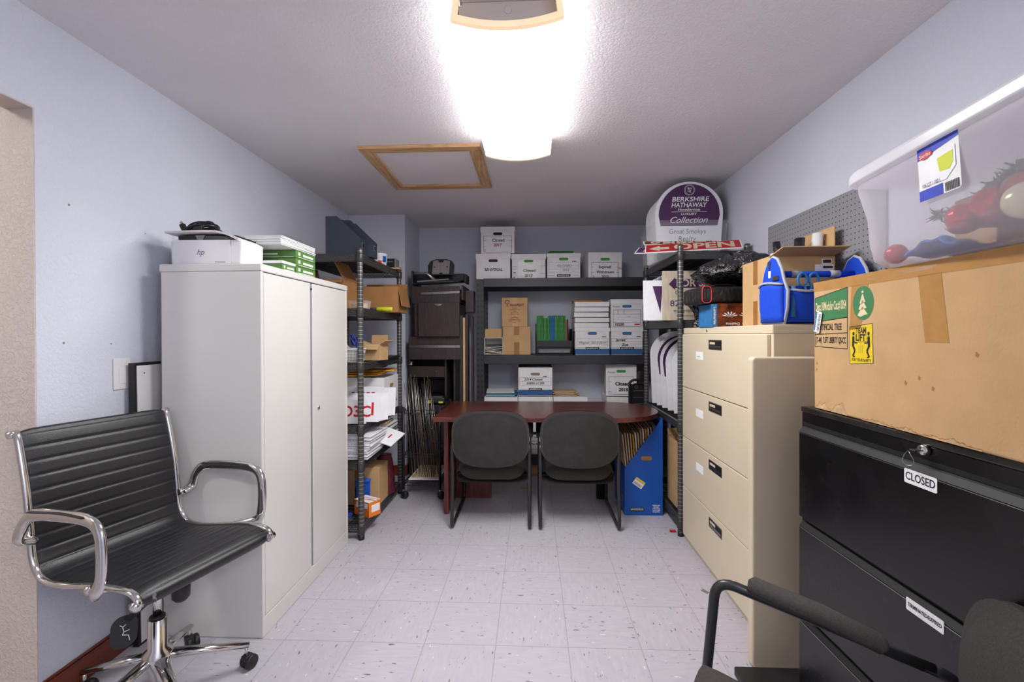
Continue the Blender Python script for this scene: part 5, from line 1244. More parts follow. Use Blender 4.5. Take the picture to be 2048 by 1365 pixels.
gc = guest_chair('left of the two black fabric chairs pushed up to the cherry table', (-0.287, 3.105, 0), 0)
c2 = copy_tree(gc); c2['label'] = 'right of the two black fabric chairs pushed up to the cherry table'; c2.location = (0.31, 3.105, 0)
c3 = copy_tree(gc); c3['label'] = 'black fabric armchair in the right foreground, beside the black file cabinet'; c3.location = (0.812, 0.795, 0); c3.rotation_euler = (0, 0, math.radians(68))
for o in (gc, c2): o['group'] = 'black fabric guest chairs at the table'

# ================================================================ blue corrugated magazine box
t = thing('poster_file_box', 'tall blue slant-cut storage box full of posters and envelopes, right of the chairs', 'box', (0.80, 3.56, 0))
w, d, H_, lo = 0.272, 0.40, 0.705, 0.34
def panel(mb, y0, y1):
    return mb.at((0, 0, 0), rx=PI/2).prism([(-w/2, 0), (w/2, 0), (w/2, H_), (w/2-0.004, H_), (-w/2, lo)], -y1, -y0)
m = MB('box_blue'); panel(m, -d/2, -d/2+0.004); panel(m, d/2-0.004, d/2)
m.at().bb(-w/2, -w/2+0.004, -d/2+0.004, d/2-0.004, 0, lo).bb(w/2-0.004, w/2, -d/2+0.004, d/2-0.004, 0, H_).bb(-w/2, w/2, -d/2+0.004, d/2-0.004, 0, 0.004)
m.build('box_body', t)
MB('cardboard_dark').frame((0.02, -d/2-0.0008, 0.435-0.02), (1, 0, 0), (0, 0, 1)).prism(rrect(0.078, 0.03, 0.014), 0, 0.0004).build('hand_hole', t)
o = MB('print_black').frame((-0.048, -d/2-0.0010, 0.043), (1, 0, 0), (0, 0, 1)).prism(rrect(0.102, 0.026, 0.010), 0, 0.0004).build('logo_plate', t)
MB('paper_white').frame((-0.048, -d/2-0.0016, 0.043), (1, 0, 0), (0, 0, 1)).text('BANKERS BOX', 0.02, 0, 0, bold=0.0003, width=0.09).build('lettering', o)
m = MB('paper_white').frame((0, -d/2-0.0010, 0), (1, 0, 0), (0, 0, 1))
for k, s_ in enumerate(('10 Pack with', 'Bonus Box', 'Heavy Duty', 'Letter/Legal', 'Storage Boxes')): m.text(s_, 0.013, 0.09, 0.074-0.0115*k, width=0.052 if k != 1 else 0.04, bold=0.0003)
for k in range(8): m.frame((-w/2-0.001, 0.10-0.0, 0.11-0.012*k), (0, -1, 0), (0, 0, 1)).text('Storage File', 0.010, 0.2, 0)
m.build('printing', t)
st = MB('paper_white'); st.X = Matrix(((1, 0, 0, -0.035), (0, 0, -1, -d/2-0.0012), (0, 1, 0, 0.235), (0, 0, 0, 1))) @ Matrix.Rotation(-0.62, 4, 'Z')
X = st.X.copy(); st.prism(rrect(0.078, 0.055, 0.006), 0, 0.0004)
st.m('label_yellow').prism(rrect(0.074, 0.016, 0.003, 3, 0, 0.017), 0.0005, 0.0007).m('print_black')
for k in range(13): st.flat([(-0.03+k*0.0046, -0.022), (-0.0275+k*0.0046-(k % 3)*0.0007, -0.022), (-0.0275+k*0.0046-(k % 3)*0.0007, -0.004), (-0.03+k*0.0046, -0.004)], 0.0008)
st.build('price_sticker', t)
# contents: tall sheets leaning in the box, each a thing
rng = random.Random(21)
kinds = [('paper_white', 'white mailer'), ('folder_manila', 'manila mailer'), ('cardboard', 'brown cardboard mailer'), ('paper_white', 'white mailer'), ('envelope_yellow', 'amber mailer')]
for k in range(14):
    x = 0.80-w/2+0.020+0.0165*k
    mm, nm = kinds[k % 5] if k > 3 else (('sign_cream', 'grey cream mailer') if k % 2 else ('folder_manila', 'manila mailer'))
    top = (0.59 if k < 7 else 0.62+0.005*(k-7))+rng.uniform(-0.015, 0.005)
    o = MB(mm).hexa([(-0.004, -0.185, 0), (0.004, -0.185, 0), (0.004, 0.18, 0), (-0.004, 0.18, 0)], [(-0.004+0.0, -0.17, top), (0.004+0.0, -0.17, top-0.006), (0.004+0.0, 0.185, top+0.03), (-0.004+0.0, 0.185, top+0.03)]).build('mailer', None, 0.001)
    o.location = (x, 3.56, 0.006); 
    o.rotation_euler = (0, lerp(-0.10, -0.01, k/13), 0); o.location.x += lerp(0.028, 0.006, k/13)
    tag(o, '%s standing in the tall blue slant-cut box' % nm, 'mailer', '%ss in the blue slant-cut box' % nm)
# ================================================================ cream four-drawer lateral file cabinet (front faces -x)
def cream_front(): pass
CX_, CYc, CW, CD, CH = 0.97, 2.45, 1.095, 0.445, 1.352
t = thing('file_cabinet', 'cream four-drawer lateral file cabinet along the right wall', 'file cabinet', (CX_+CD/2, CYc, 0), -PI/2)   # local x -> -y, local -y -> -x
hw, hd = CW/2, CD/2
m = MB('cream_metal').bb(-hw, hw, -hd+0.003, hd, 0.0, CH-0.036).build('carcass', t, 0.003)
MB('cream_metal').bb(-hw-0.001, hw+0.001, -hd-0.001, hd+0.001, CH-0.036, CH).build('top', t, 0.004, 3)
zs = (0.034, 0.349, 0.664, 0.980, 1.314)
for k in range(4):
    z0, z1 = zs[k]+0.002, zs[k+1]-0.002
    d = MB('cream_metal').bb(-hw+0.012, hw-0.022, -hd-0.012, -hd+0.0025, z0, z1).build('drawer', t, 0.003)
    hx0, hx1 = -(2.545-CYc), -(2.373-CYc)   # local x of handle
    hz_ = z1-0.055
    hm = MB('steel').bb(hx0, hx1, -hd-0.0135, -hd-0.0122, hz_-0.026, hz_+0.026).m('dark_slot').bb(hx0+0.006, hx1-0.006, -hd-0.0142, -hd-0.0136, hz_-0.02, hz_+0.02)
    hm.m('steel').bb(hx0+0.012, hx1-0.012, -hd-0.0152, -hd-0.0143, hz_-0.016, hz_-0.004).m('cream_metal').bb(hx0+0.02, hx0+0.09, -hd-0.0156, -hd-0.0143, hz_+0.002, hz_+0.014)
    hm.build('handle', d)
    if k: MB('paper_white').bb(-(2.741-CYc), -(2.63-CYc), -hd-0.0132, -hd-0.0122, z1-0.145, z1-0.10).build('paper_label', d)
    if k == 3: MB('print_grey').frame((-(2.69-CYc), -hd-0.0136, z1-0.128), (1, 0, 0), (0, 0, 1)).flat([(-.03, -.002), (.02, -.002), (.02, .001), (-.03, .001)]).build('marking', d)
MB('steel').at((-(2.60-CYc)+0.0, -hd-0.0012, CH-0.018), rx=PI/2).lathe([(0.008, 0), (0.008, 0.003), (1e-5, 0.003)], 12, False).build('lock', t)
# loose cream panel standing in front of its near end
t = thing('metal_panel', 'rounded cream metal panel standing on edge beside the black file cabinet', 'panel', (1.12, 1.853, 0))
MB('cream_metal').at((0, 0, 0.613), rx=PI/2).prism(rrect(0.53, 1.222, 0.016, 5), -0.021, 0.021).build('panel_body', t, 0.009, 4)
# ================================================================ black three-drawer lateral file cabinet
BR = -PI/2-math.radians(1.8)
t = thing('file_cabinet', 'black three-drawer lateral file cabinet in the right foreground', 'file cabinet', (0.957, 1.684, 0), -PI/2+math.radians(1.6))
# local x runs toward the camera from the far end, local +y runs to the wall
L_, D2_, H2 = 1.07, 0.41, 1.057
MB('black_metal').bb(0, L_, 0.003, D2_, 0.0, H2-0.02).build('carcass', t, 0.003)
MB('black_top_metal').bb(-0.001, L_+0.001, -0.001, D2_, H2-0.02, H2).build('top', t, 0.004, 3)
for k in range(3):
    z0 = 0.005+0.3325*k; z1 = z0+0.3275
    d = MB('black_metal').bb(0.014, L_-0.014, -0.016, 0.002, z0, z1-0.030).build('drawer', t, 0.003)
    dd = MB('dark_slot').hexa([(0.014, -0.016, z1-0.0295), (L_-0.014, -0.016, z1-0.0295), (L_-0.014, 0.002, z1-0.0295), (0.014, 0.002, z1-0.0295)], [(0.014, -0.004, z1-0.013), (L_-0.014, -0.004, z1-0.013), (L_-0.014, 0.002, z1-0.009), (0.014, 0.002, z1-0.009)])
    dd.build('finger_pull', d, 0.001)
    MB('steel').bb(0.014, L_-0.014, -0.0172, -0.0162, z1-0.0325, z1-0.0305).build('pull_edge', d)
    MB('steel').bb(0.014, L_-0.014, -0.0140, -0.0130, z1-0.0285, z1-0.0275).build('pull_edge', d)
    MB('dark_slot').bb(0.014, L_-0.014, 0.0, 0.0025, z1-0.008, z1+0.004).build('drawer_gap', d)
def blabel(z, w, h, txt, size, x=0.44):
    o = MB('paper_white').frame((x, -0.0168, z), (1, 0, 0), (0, 0, 1)).prism(rrect(w, h, 0.004), 0, 0.0006).build('label_card', t)
    MB('print_black').frame((x, -0.0178, z), (1, 0, 0), (0, 0, 1)).text(txt, size, 0, 0, bold=0.0004, width=w*0.9).build('lettering', o)
blabel(0.952, 0.093, 0.036, 'CLOSED', 0.028, 0.508); blabel(0.626, 0.105, 0.032, 'TERMINATED/EXPIRED', 0.013, 0.52)
o = MB('chrome').at((0.505, -0.001, 1.026), rx=PI/2).lathe([(0.013, -0.001), (0.014, 0.006), (0.0115, 0.012), (1e-5, 0.012)], 18, False).bb(-0.001, 0.001, -0.001, 0.001, 0, 0.03).build('lock', t)
MB('steel').at((0.505, -0.020, 1.026)).bb(-0.008, 0.008, -0.014, 0.006, -0.0012, 0.0012).at().tube([(0.495+0.015*math.cos(a*PI/10), -0.035-0.004*math.sin(a*PI/5), 1.019+0.018*math.sin(a*PI/10)-0.016) for a in range(20)], 0.001, 6, False, True).build('key_ring', t)
block('floor_tray', 'low black tray on the floor by the corner of the black file cabinet', 'tray', (0.90, 1.755, 0), (0.26, 0.09, 0.035), 'black_plastic', bevel=0.006)
# ================================================================ the big tree carton
t = thing('tree_carton', 'large battered kraft carton labelled artificial tree on the black file cabinet', 'box', (0.975, 1.638, H2+0.001), -PI/2+math.radians(-1.2)); K = 1.09; t.scale = (K, K, K)
CL, CDp, CHh = 1.15, 0.36, 0.398
m = MB('cardboard')
m.hexa([(0.0, 0, 0), (CL, 0, 0), (CL, CDp, 0), (0, CDp, 0)], [(-0.004, 0, CHh), (CL, 0, CHh), (CL, CDp, CHh), (-0.004, CDp, CHh)]).build('box_body', t, 0.006, 3)
FZ = lambda x, z, e=0.0: ((x, -0.0004-e*0.45, z), (1, 0, 0), (0, 0, 1))
tp = MB('packing_tape').frame(*FZ(0, 0)); tp.flat([(0.0, CHh-0.03), (CL, CHh-0.036), (CL, CHh-0.001), (-0.003, CHh-0.001)])
tp.flat([(0.168, 0.245), (0.215, 0.25), (0.245, CHh-0.03), (0.178, CHh-0.03)]).flat([(0.425, 0.215), (0.487, 0.215), (0.467, CHh-0.03), (0.405, CHh-0.03)])
tp.build('packing_tape', t)
gl = MB('clear_tape').frame(*FZ(0, 0, 0.0006))
rng = random.Random(2)
for k in range(16):
    x = rng.uniform(0.2, 1.0); l = rng.uniform(0.03, 0.12); gl.flat([(x, CHh-0.02+rng.uniform(-.006, .012)), (x+l, CHh-0.022+rng.uniform(-.006, .012)), (x+l, CHh-0.0205+rng.uniform(-.004, .01)+0.002)])
gl.build('tape_wrinkles', t)
# printed panel
W0, W1 = 0.006, 0.160
gp = MB('label_green').frame(*FZ(0, 0)); gp.flat([(W0, 0.272), (W1, 0.282), (W1, 0.366), (W0, 0.346)]); gp.build('green_panel', t)
bk = MB('print_black').frame(*FZ(0, 0, 0.0003))
def line(a, b, w_=0.0022):
    a = Vector(a+(0,)); b = Vector(b+(0,)); n = (b-a).normalized(); q = Vector((-n.y, n.x, 0))*w_/2
    bk.flat([(a+q)[:2], (a-q)[:2], (b-q)[:2], (b+q)[:2]])
for a, b in (((W0, .272), (W1, .282)), ((W0, .347), (W1, .367)), ((W0, .233), (W1, .238)), ((W0, .195), (W1, .192)), ((W0, .195), (W0, .347)), ((W1, .192), (W1, .367))): line(a, b)
bk.text('ARTIFICIAL TREE', 0.027, 0.078, 0.2545, bold=0.0005, width=0.115).text('(T-44)  7.5FT LIBERTY QS-CC', 0.026, 0.083, 0.2150, bold=0.0005, width=0.142)
bk.build('panel_printing', t)
MB('print_cream').frame(*FZ(0, 0, 0.0004)).text('Dept.18/Modular Cat.# 0054', 0.036, 0.083, 0.318, bold=0.0006, width=0.145).build('panel_lettering', t)
MB('label_green').frame(*FZ(0, 0, 0.0003)).flat([(0.224+0.040*math.cos(a*PI/16), 0.318+0.046*math.sin(a*PI/16)) for a in range(32)]).build('green_disc', t)
tr = MB('print_cream').frame(*FZ(0.222, 0.318, 0.0006))
for (z0, z1, w_) in ((-0.033, -0.010, 0.020), (-0.016, 0.008, 0.0155), (0.0, 0.024, 0.011)): tr.flat([(-w_, z0), (-w_*0.4, z0-0.004), (w_*0.5, z0+0.001), (w_, z0+0.002), (0.0015, z1), (-0.0015, z1)])
tr.flat([(0.006*math.cos(PI/2+k*PI/5)*(1 if k % 2 == 0 else 0.4), 0.030+0.006*math.sin(PI/2+k*PI/5)*(1 if k % 2 == 0 else 0.4)) for k in range(10)])
tr.build('tree_emblem', t)
yl = MB('label_yellow').frame(*FZ(0, 0)); yl.flat([(0.172, 0.150), (0.262, 0.158), (0.259, 0.262), (0.170, 0.254)]); yo = yl.build('team_lift_label', t)
bk = MB('print_black').frame(*FZ(0, 0, 0.0003))
for a, b in (((.172, .150), (.262, .158)), ((.262, .158), (.259, .262)), ((.259, .262), (.170, .254)), ((.170, .254), (.172, .150))): line(a, b, 0.0015)
bk.text('TEAM', 0.021, 0.215, 0.2425, bold=0.0008, width=0.040).text('LIFT', 0.025, 0.215, 0.2235, bold=0.001, width=0.038).text('FOR YOUR SAFETY', 0.011, 0.217, 0.163, bold=0.0003, width=0.076)
for a, b in (((.193, .211), (.237, .214)), ((.193, .211), (.192, .250)), ((.192, .250), (.236, .253)), ((.236, .253), (.237, .214))): line(a, b, 0.001)
for sg, cx in ((-1, 0.186), (1, 0.245)):
    bk.flat([(cx+0.0045*math.cos(a*PI/6), 0.235+0.0055*math.sin(a*PI/6)) for a in range(12)])
    q = lambda pts: bk.flat([(cx-sg*x, z) for x, z in (pts if sg < 0 else pts[::-1])])
    for pts, w_ in ((((0, .228), (-.002, .200)), .009), (((-.002, .202), (.006, .188)), .007), (((.006, .188), (-.003, .173)), .006), (((-.003, .172), (.006, .172)), .004), (((.0, .224), (.004, .210)), .004), (((.004, .210), (.016, .210)), .004)):
        a, b = [(cx-sg*p[0], p[1]) for p in pts]; line(a, b, w_)
for x in (0.208, 0.215, 0.222): line((x, .182), (x, .204), 0.0008)
bk.build('label_printing', yo)
ss = MB('paper_white'); ss.X = Matrix(((1, 0, 0, 0.027), (0, 0, -1, -0.004), (0, 1, 0, 0.272), (0, 0, 0, 1))) @ Matrix.Rotation(-0.25, 4, 'Z')
ss.prism(rrect(0.030, 0.066, 0.003, 3), 0, 0.0005).m('folder_blue').flat([(-.014, -.03), (-.008, -.03), (-.008, .03), (-.014, .03)], 0.0008).m('print_black')
for k in range(14): ss.flat([(0.0, -0.028+k*0.004), (0.012, -0.028+k*0.004), (0.012, -0.0262+k*0.004+(k % 3)*0.0004), (0.0, -0.0262+k*0.004+(k % 3)*0.0004)], 0.0008)
ss.build('shipping_sticker', t)
# torn facing along the bottom edge
tn = MB('cardboard_torn').frame(*FZ(0, 0, -0.0003)); dk = MB('cardboard_dark').frame(*FZ(0, 0, -0.0002))
rng = random.Random(9)
def tear(x0, x1, hmax, n):
    tn = MB('cardboard_torn').frame(*FZ(0, 0, -0.0003))
    xs = [lerp(x0, x1, i/n) for i in range(n+1)]; hs = [max(0.004, hmax*math.sin(PI*i/n)*rng.uniform(0.45, 1.1)) for i in range(n+1)]; hs[0] = hs[-1] = 0.004
    for i in range(n): tn.m('cardboard_torn').flat([(xs[i], 0.002), (xs[i+1], 0.002), (xs[i+1], hs[i+1]), (xs[i], hs[i])])
    for i in range(n): tn.m('cardboard_dark').flat([(xs[i], hs[i]), (xs[i+1], hs[i+1]), (xs[i+1], hs[i+1]+rng.uniform(.001, .004)), (xs[i], hs[i]+rng.uniform(.001, .004))])
    tn.build('torn_patch', t)
for q in ((0.004, 0.085, 0.026, 9), (0.085, 0.16, 0.046, 7), (0.22, 0.33, 0.010, 14), (0.34, 0.40, 0.014, 8), (0.42, 0.56, 0.012, 20)): tear(*q)
for (x, z) in ((0.365, 0.115), (0.405, 0.13), (0.442, 0.11), (0.545, 0.19), (0.01, 0.12), (0.012, 0.14)): MB('cardboard_dark').frame(*FZ(0, 0, -0.0002)).flat([(x, z), (x+.006, z-.003), (x+.009, z+.004), (x+.002, z+.009)]).build('scuff', t)
# ================================================================ frosted tote of decorations on the carton
TZ = H2+0.001+CHh*K+0.0015
t = thing('storage_tote', 'large frosted plastic tote of holiday decorations, topmost in the right foreground', 'tote', (0.940, 1.376, TZ), -PI/2+math.radians(-6.0)); t.scale = (K, K, K)
TL, TD, TH = 0.86, 0.40, 0.222
def ring(ex, z, n=6, r=0.06):
    out = []
    for (x, y, a) in ((TL/2-r, TD/2-r, 0), (-TL/2+r, TD/2-r, 90), (-TL/2+r, -TD/2+r, 180), (TL/2-r, -TD/2+r, 270)):
        for k in range(n+1):
            th = math.radians(a+90*k/n); out.append((TL/2+(x+r*math.cos(th))*(1+ex), TD/2+(y+r*math.sin(th))*(1+ex*1.6), z))
    return out
rings = [ring(-0.10, 0.0), ring(-0.085, 0.001), ring(-0.03, 0.02), ring(-0.012, 0.06), ring(0.0, 0.13), ring(0.04, TH-0.02), ring(0.043, TH)]
n = len(rings[0]); vs = []; fs = []
for r_ in rings: vs += r_
for i in range(len(rings)-1):
    for k in range(n): fs.append((i*n+k, i*n+(k+1) % n, (i+1)*n+(k+1) % n, (i+1)*n+k))
fs.append(tuple(range(n-1, -1, -1)))
m = MB('frosted_plastic').add(vs, fs, True).build('tub', t)
def offs(ex, z): return ring(ex, z)
lo_, hi_ = ring(0.085, TH+0.004), ring(0.085, TH+0.026); li = ring(0.05, TH+0.004); lt = ring(0.065, TH+0.036)
vs = li+lo_+hi_+lt; fs = []
for i in range(3):
    for k in range(n): fs.append((i*n+k, i*n+(k+1) % n, (i+1)*n+(k+1) % n, (i+1)*n+k))
fs.append(tuple(3*n+k for k in range(n))); fs.append(tuple(range(n-1, -1, -1)))
MB('frosted_lid').add(vs, fs, False).build('lid', t, 0.004, 3)
# label on its front
LX, LZ_ = 0.297, 0.172
lb = MB('paper_white').frame((LX, -0.0105, LZ_), (1, 0, 0), (0, -0.06, 1)); lb.prism(rrect(0.108, 0.112, 0.006), 0, 0.0008); lo = lb.build('product_label', t)
q = MB('band_blue').frame((LX, -0.0118, LZ_), (1, 0, 0), (0, -0.06, 1))
q.m('cloth_blue').flat([(-.054, -.056), (.01, -.056), (.01, -.034), (-.054, -.034)]).flat([(-.054, .03), (.054, .044), (.054, .056), (-.054, .056)]).m('folder_blue')
q.m('bag_blue'); q.m('sign_white').prism([(-.035, -.028), (.02, -.03), (.045, -.01), (.045, .03), (-.02, .03), (-.035, .01)], 0.0003, 0.0006)
q.m('yellow_green').prism([(.005, -.01), (.03, -.012), (.04, .0), (.04, .022), (.0, .018)], 0.0008, 0.001)
q.m('red_print').prism([(-.03+.019*math.cos(a*PI/8), .036+.008*math.sin(a*PI/8)) for a in range(16)], 0.001, 0.0014)
q.m('print_black'); q.text('106 QT / 100 L', 0.011, -.018, -.0265, width=.05, z=0.0008)
for k in range(9): q.flat([(.016+k*.004, -.054), (.018+k*.004, -.054), (.018+k*.004, -.036), (.016+k*.004, -.036)], 0.0006)
q.m('paper_white').text('Sterilite', 0.011, -.03, .036, width=.03, z=0.0018)
q.build('label_printing', lo)
# what is inside the tote
TM = Matrix.Translation((0.940, 1.376, TZ)) @ Matrix.Rotation(-PI/2+math.radians(-6.0), 4, 'Z') @ Matrix.Scale(K, 4) @ Matrix.Translation((-0.085, 0, 0.004)) @ Matrix.Diagonal((0.83, 0.95, 0.66, 1))
TM1 = Matrix.Translation((0.940, 1.376, TZ)) @ Matrix.Rotation(-PI/2+math.radians(-6.0), 4, 'Z')
TM0 = TM1.inverted() @ TM
def inside(name, mb, label, cat, group=None):
    mb.v = [TM0 @ v for v in mb.v]; o = mb.build(name); o.matrix_world = TM1; return tag(o, label, cat, group)
def ball(x, y, z, r, m_): return MB(m_).ball((x, y, z), r*0.82, 24, (1/0.83, 1/0.95, 1/0.66))
inside('bauble', ball(0.405, 0.07, 0.115, 0.036, 'bauble_red'), 'shiny red bauble at the left inside the frosted tote', 'bauble')
inside('bauble', ball(0.475, 0.075, 0.135, 0.038, 'bauble_red'), 'shiny red bauble next to the copper one inside the frosted tote', 'bauble')
inside('bauble', ball(0.585, 0.06, 0.105, 0.040, 'bauble_cream'), 'cream bauble at the right edge inside the frosted tote', 'bauble')
inside('bauble', ball(0.545, 0.08, 0.155, 0.033, 'bauble_copper'), 'copper netted bauble above the cream one in the frosted tote', 'bauble')
inside('bauble', ball(0.36, 0.075, 0.10, 0.015, 'bauble_cream'), 'tiny pearl bauble left of the red baubles in the tote', 'bauble')
inside('bauble', ball(0.175, 0.06, 0.048, 0.030, 'bauble_red'), 'red bauble beside the blue bag at the bottom of the tote', 'bauble')
for k, (x, z_) in enumerate(((0.43, 0.075), (0.525, 0.085))): inside('candy_bauble', MB('garland_red').ball((x, 0.055, z_), 0.024, 14, (1.3, 1, 0.8)), ['striped red bauble under the two shiny red ones in the tote', 'striped red bauble under the copper one in the tote'][k], 'bauble')
rng = random.Random(12)
bb_ = MB('bag_blue').grid(lambda u, v: (0.215+0.19*u, 0.055+0.12*v, 0.03+0.045*math.sin(PI*u)*math.sin(PI*min(v+0.3, 1))+0.006*math.sin(20*u+9*v)), 16, 10, 0.006)
inside('plastic_bag', bb_, 'bright blue plastic bag in the bottom of the frosted tote', 'bag')
pu = MB('tote_purple').hexa([(0.36, 0.13, 0.09), (0.75, 0.13, 0.03), (0.75, 0.30, 0.03), (0.36, 0.30, 0.09)], [(0.37, 0.12, 0.115), (0.75, 0.10, 0.262), (0.75, 0.30, 0.27), (0.37, 0.30, 0.12)])
inside('burgundy_fabric', pu, 'folded burgundy fabric filling the right of the frosted tote', 'fabric')
def fuzz(m_, pts, r, n_, seed):
    rg = random.Random(seed); mb = MB(m_); P = smooth_path(pts, 8)
    for k in range(n_):
        p = P[rg.randrange(len(P))]; d = Vector((rg.uniform(-1, 1), rg.uniform(-1, 1), rg.uniform(-1, 1))).normalized()*r*rg.uniform(0.5, 1)
        mb.tube([p, p+d], [0.0035, 0.001], 4, False)
    mb.tube(P, r*0.35, 8); return mb
inside('garland', fuzz('garland', [(0.27, 0.10, 0.16), (0.34, 0.12, 0.155), (0.40, 0.11, 0.18), (0.50, 0.10, 0.215), (0.56, 0.10, 0.225)], 0.034, 420, 3), 'pale green tinsel garland behind the label in the frosted tote', 'garland')
inside('garland', fuzz('garland_red', [(0.38, 0.16, 0.20), (0.46, 0.18, 0.235), (0.5, 0.2, 0.24)], 0.036, 300, 4), 'red tinsel garland at the top of the frosted tote', 'garland')
inside('kraft_box', MB('cardboard_light').bb(0.17, 0.31, 0.20, 0.34, 0.03, 0.24), 'small kraft box at the left end inside the frosted tote', 'box')
inside('pale_liner', MB('folder_blue').hexa([(0.32, 0.22, 0.17), (0.37, 0.22, 0.14), (0.37, 0.3, 0.14), (0.32, 0.3, 0.17)], [(0.32, 0.22, 0.245), (0.37, 0.22, 0.24), (0.37, 0.3, 0.24), (0.32, 0.3, 0.24)]), 'small blue packet behind the kraft box in the tote', 'packet')
# ================================================================ on top of the cream file cabinet
CT = 1.3525
t = thing('pegboard', 'grey pegboard sheet leaning against the right wall on the cream file cabinet', 'pegboard', (1.408, 2.10, CT), 0)
MB('pegboard').hexa([(-0.004, -0.20, 0), (0.002, -0.20, 0), (0.002, 0.71, 0), (-0.004, 0.71, 0)], [(-0.002, -0.20, 0.596), (0.004, -0.20, 0.596), (0.004, 0.71, 0.596), (-0.002, 0.71, 0.596)]).build('sheet', t)
# open carton with rolls
t = carton('open tan carton holding black and white rolls on the cream file cabinet', (1.222, 2.275, CT), 0, 0.288, 0.27, 0.315, 'cardboard', open_=[('f', 12, 0.11), ('r', 90, 0.135), ('b', -20, 0.03)])
MB('brown_tape').bb(-0.1452, -0.1443, -0.02, 0.02, 0.20, 0.314).bb(-0.1452, -0.1443, -0.02, 0.02, 0.0, 0.12).build('packing_tape', t)
MB('paper_white').bb(0.055, 0.138, -0.1362, -0.1354, 0.215, 0.275).bb(0.085, 0.13, -0.1362, -0.1354, 0.278, 0.30).m('print_black').bb(0.09, 0.133, -0.137, -0.1363, 0.258, 0.268).bb(0.09, 0.126, -0.137, -0.1363, 0.282, 0.297).build('paper_label', t)
for k, (x, y, h, r, m_, lb, lx, ly) in enumerate(((1.235, 2.31, 0.41, 0.017, 'nylon_black', 'slim black roll at the left of the standing black rolls in the carton', -0.03, 0.02), (1.262, 2.25, 0.405, 0.019, 'nylon_black', 'black roll in the middle of the three in the carton', -0.005, -0.02),
        (1.287, 2.30, 0.42, 0.02, 'trash_bag', 'shiny black roll next to the tall white one', 0.012, -0.01), (1.312, 2.225, 0.425, 0.023, 'white_plastic', 'tall white roll leaning at the right of the black rolls', 0.024, -0.01),
        (1.205, 2.23, 0.345, 0.019, 'nylon_black', 'short black roll poking out of the open carton', 0.0, 0.0), (1.150, 2.23, 0.335, 0.022, 'white_plastic', 'short white roll poking out at the left of the open carton', 0.0, 0.0))):
    o = MB(m_).tube([(0, 0, 0), (lx*0.5, ly*0.5, h*0.6), (lx, ly, h)], r, 18).build('film_roll'); o.location = (x, y, CT+0.006)
    tag(o, lb, 'roll')
# black garbage bag slumped over a long soft case
def bag(u, v):
    th = 2*PI*u; r = math.sin(PI*min(max(v, 0.0), 1.0))**0.55
    w = 0.225*(1-0.2*v); hx = w*r*math.cos(th); hy = 0.215*r*math.sin(th)
    f = 0.010*math.sin(9*th+4*v)+0.006*math.sin(17*th-7*v)+0.005*math.sin(23*v+3*th)
    return (hx*(1+f*6), hy*(1+f*5), 0.195*v+f*0.5+0.05*(hx/0.2)*v)
o = MB('trash_bag').grid(lambda u, v: bag(u, v), 72, 30).build('trash_bag'); o.location = (1.15, 2.72, CT+0.232); tag(o, 'shiny black garbage bag slumped on the long black case', 'garbage bag')
def bagtail(u, v):
    th = 2*PI*u; r = 0.062-0.03*math.sin(PI*v)+0.01*math.sin(6*th+5*v)
    return (r*math.cos(th)-0.02*v, 0.85*r*math.sin(th), 0.125*v+0.005*math.sin(5*th))
o = MB('trash_bag').grid(bagtail, 40, 14).build('trash_bag'); o.location = (1.035, 2.84, CT+0.006); tag(o, 'knotted black bag sitting under the red-piped case at the cabinet edge', 'garbage bag')
t = thing('carrying_case', 'long black nylon case with red piping lying across the cream file cabinet', 'case', (1.055, 2.655, CT+0.1285), math.radians(4))
MB('nylon_black').bb(-0.155, 0.155, -0.13, 0.13, 0.0, 0.092).build('case_body', t, 0.02, 4)
m = MB('red_piping'); m.tube([Vector((-0.128, -0.131, 0.046)) + Vector((x_, 0, z_)) for x_, z_ in rrect(0.05, 0.09, 0.02, 5)], 0.0028, 6, False, True); m.build('piping', t)
MB('nylon_black').tube(smooth_path([(-0.10, -0.10, 0.09), (-0.06, -0.10, 0.10), (0.02, -0.10, 0.10), (0.05, -0.10, 0.09)], 5), 0.008, 8, squash=(0.4, 1)).build('carry_strap', t)
# photo boxes
t = thing('product_box', 'boxed light strings with a photo front and blue spine on the cream file cabinet', 'box', (1.075, 2.61, CT), 0)
MB('photo_print').bb(-0.085, 0.14, -0.10, 0.10, 0, 0.125).build('box_body', t, 0.001)
MB('folder_blue').bb(-0.112, -0.0855, -0.10, 0.10, 0, 0.123).build('spine', t, 0.001)
m = MB('paper_white').frame((0.04, -0.1008, 0), (1, 0, 0), (0, 0, 1))
m.X = m.X @ Matrix.Rotation(PI, 4, 'Z'); m.text('Lifestyle  Designs', 0.02, 0, -0.016, bold=0.0004, width=0.16)
m.X = Matrix(((1, 0, 0, 0.04), (0, 0, -1, -0.1008), (0, 1, 0, 0), (0, 0, 0, 1)))
for (cx, cz) in ((-0.06, 0.055), (0.03, 0.055), (0.08, 0.075)):
    for k in range(6):
        a = PI*(0.1+0.16*k); m.prism([(cx, cz), (cx+0.035*math.cos(a-0.12), cz+0.022*math.sin(a-0.12)), (cx+0.045*math.cos(a), cz+0.028*math.sin(a)), (cx+0.035*math.cos(a+0.12), cz+0.022*math.sin(a+0.12))], 0, 0.0004)
m.build('lettering', t)
m = MB('paper_white').frame((-0.099, -0.1008, 0.06), (0, 0, -1), (1, 0, 0)); m.text('Luminaries', 0.02, 0, 0, bold=0.0004, width=0.095); m.build('spine_lettering', t)
t = thing('string_lights', 'small tangle of metal stakes at the near edge of the cream cabinet top', 'stakes', (1.02, 2.93, CT+0.001))
m = MB('steel')
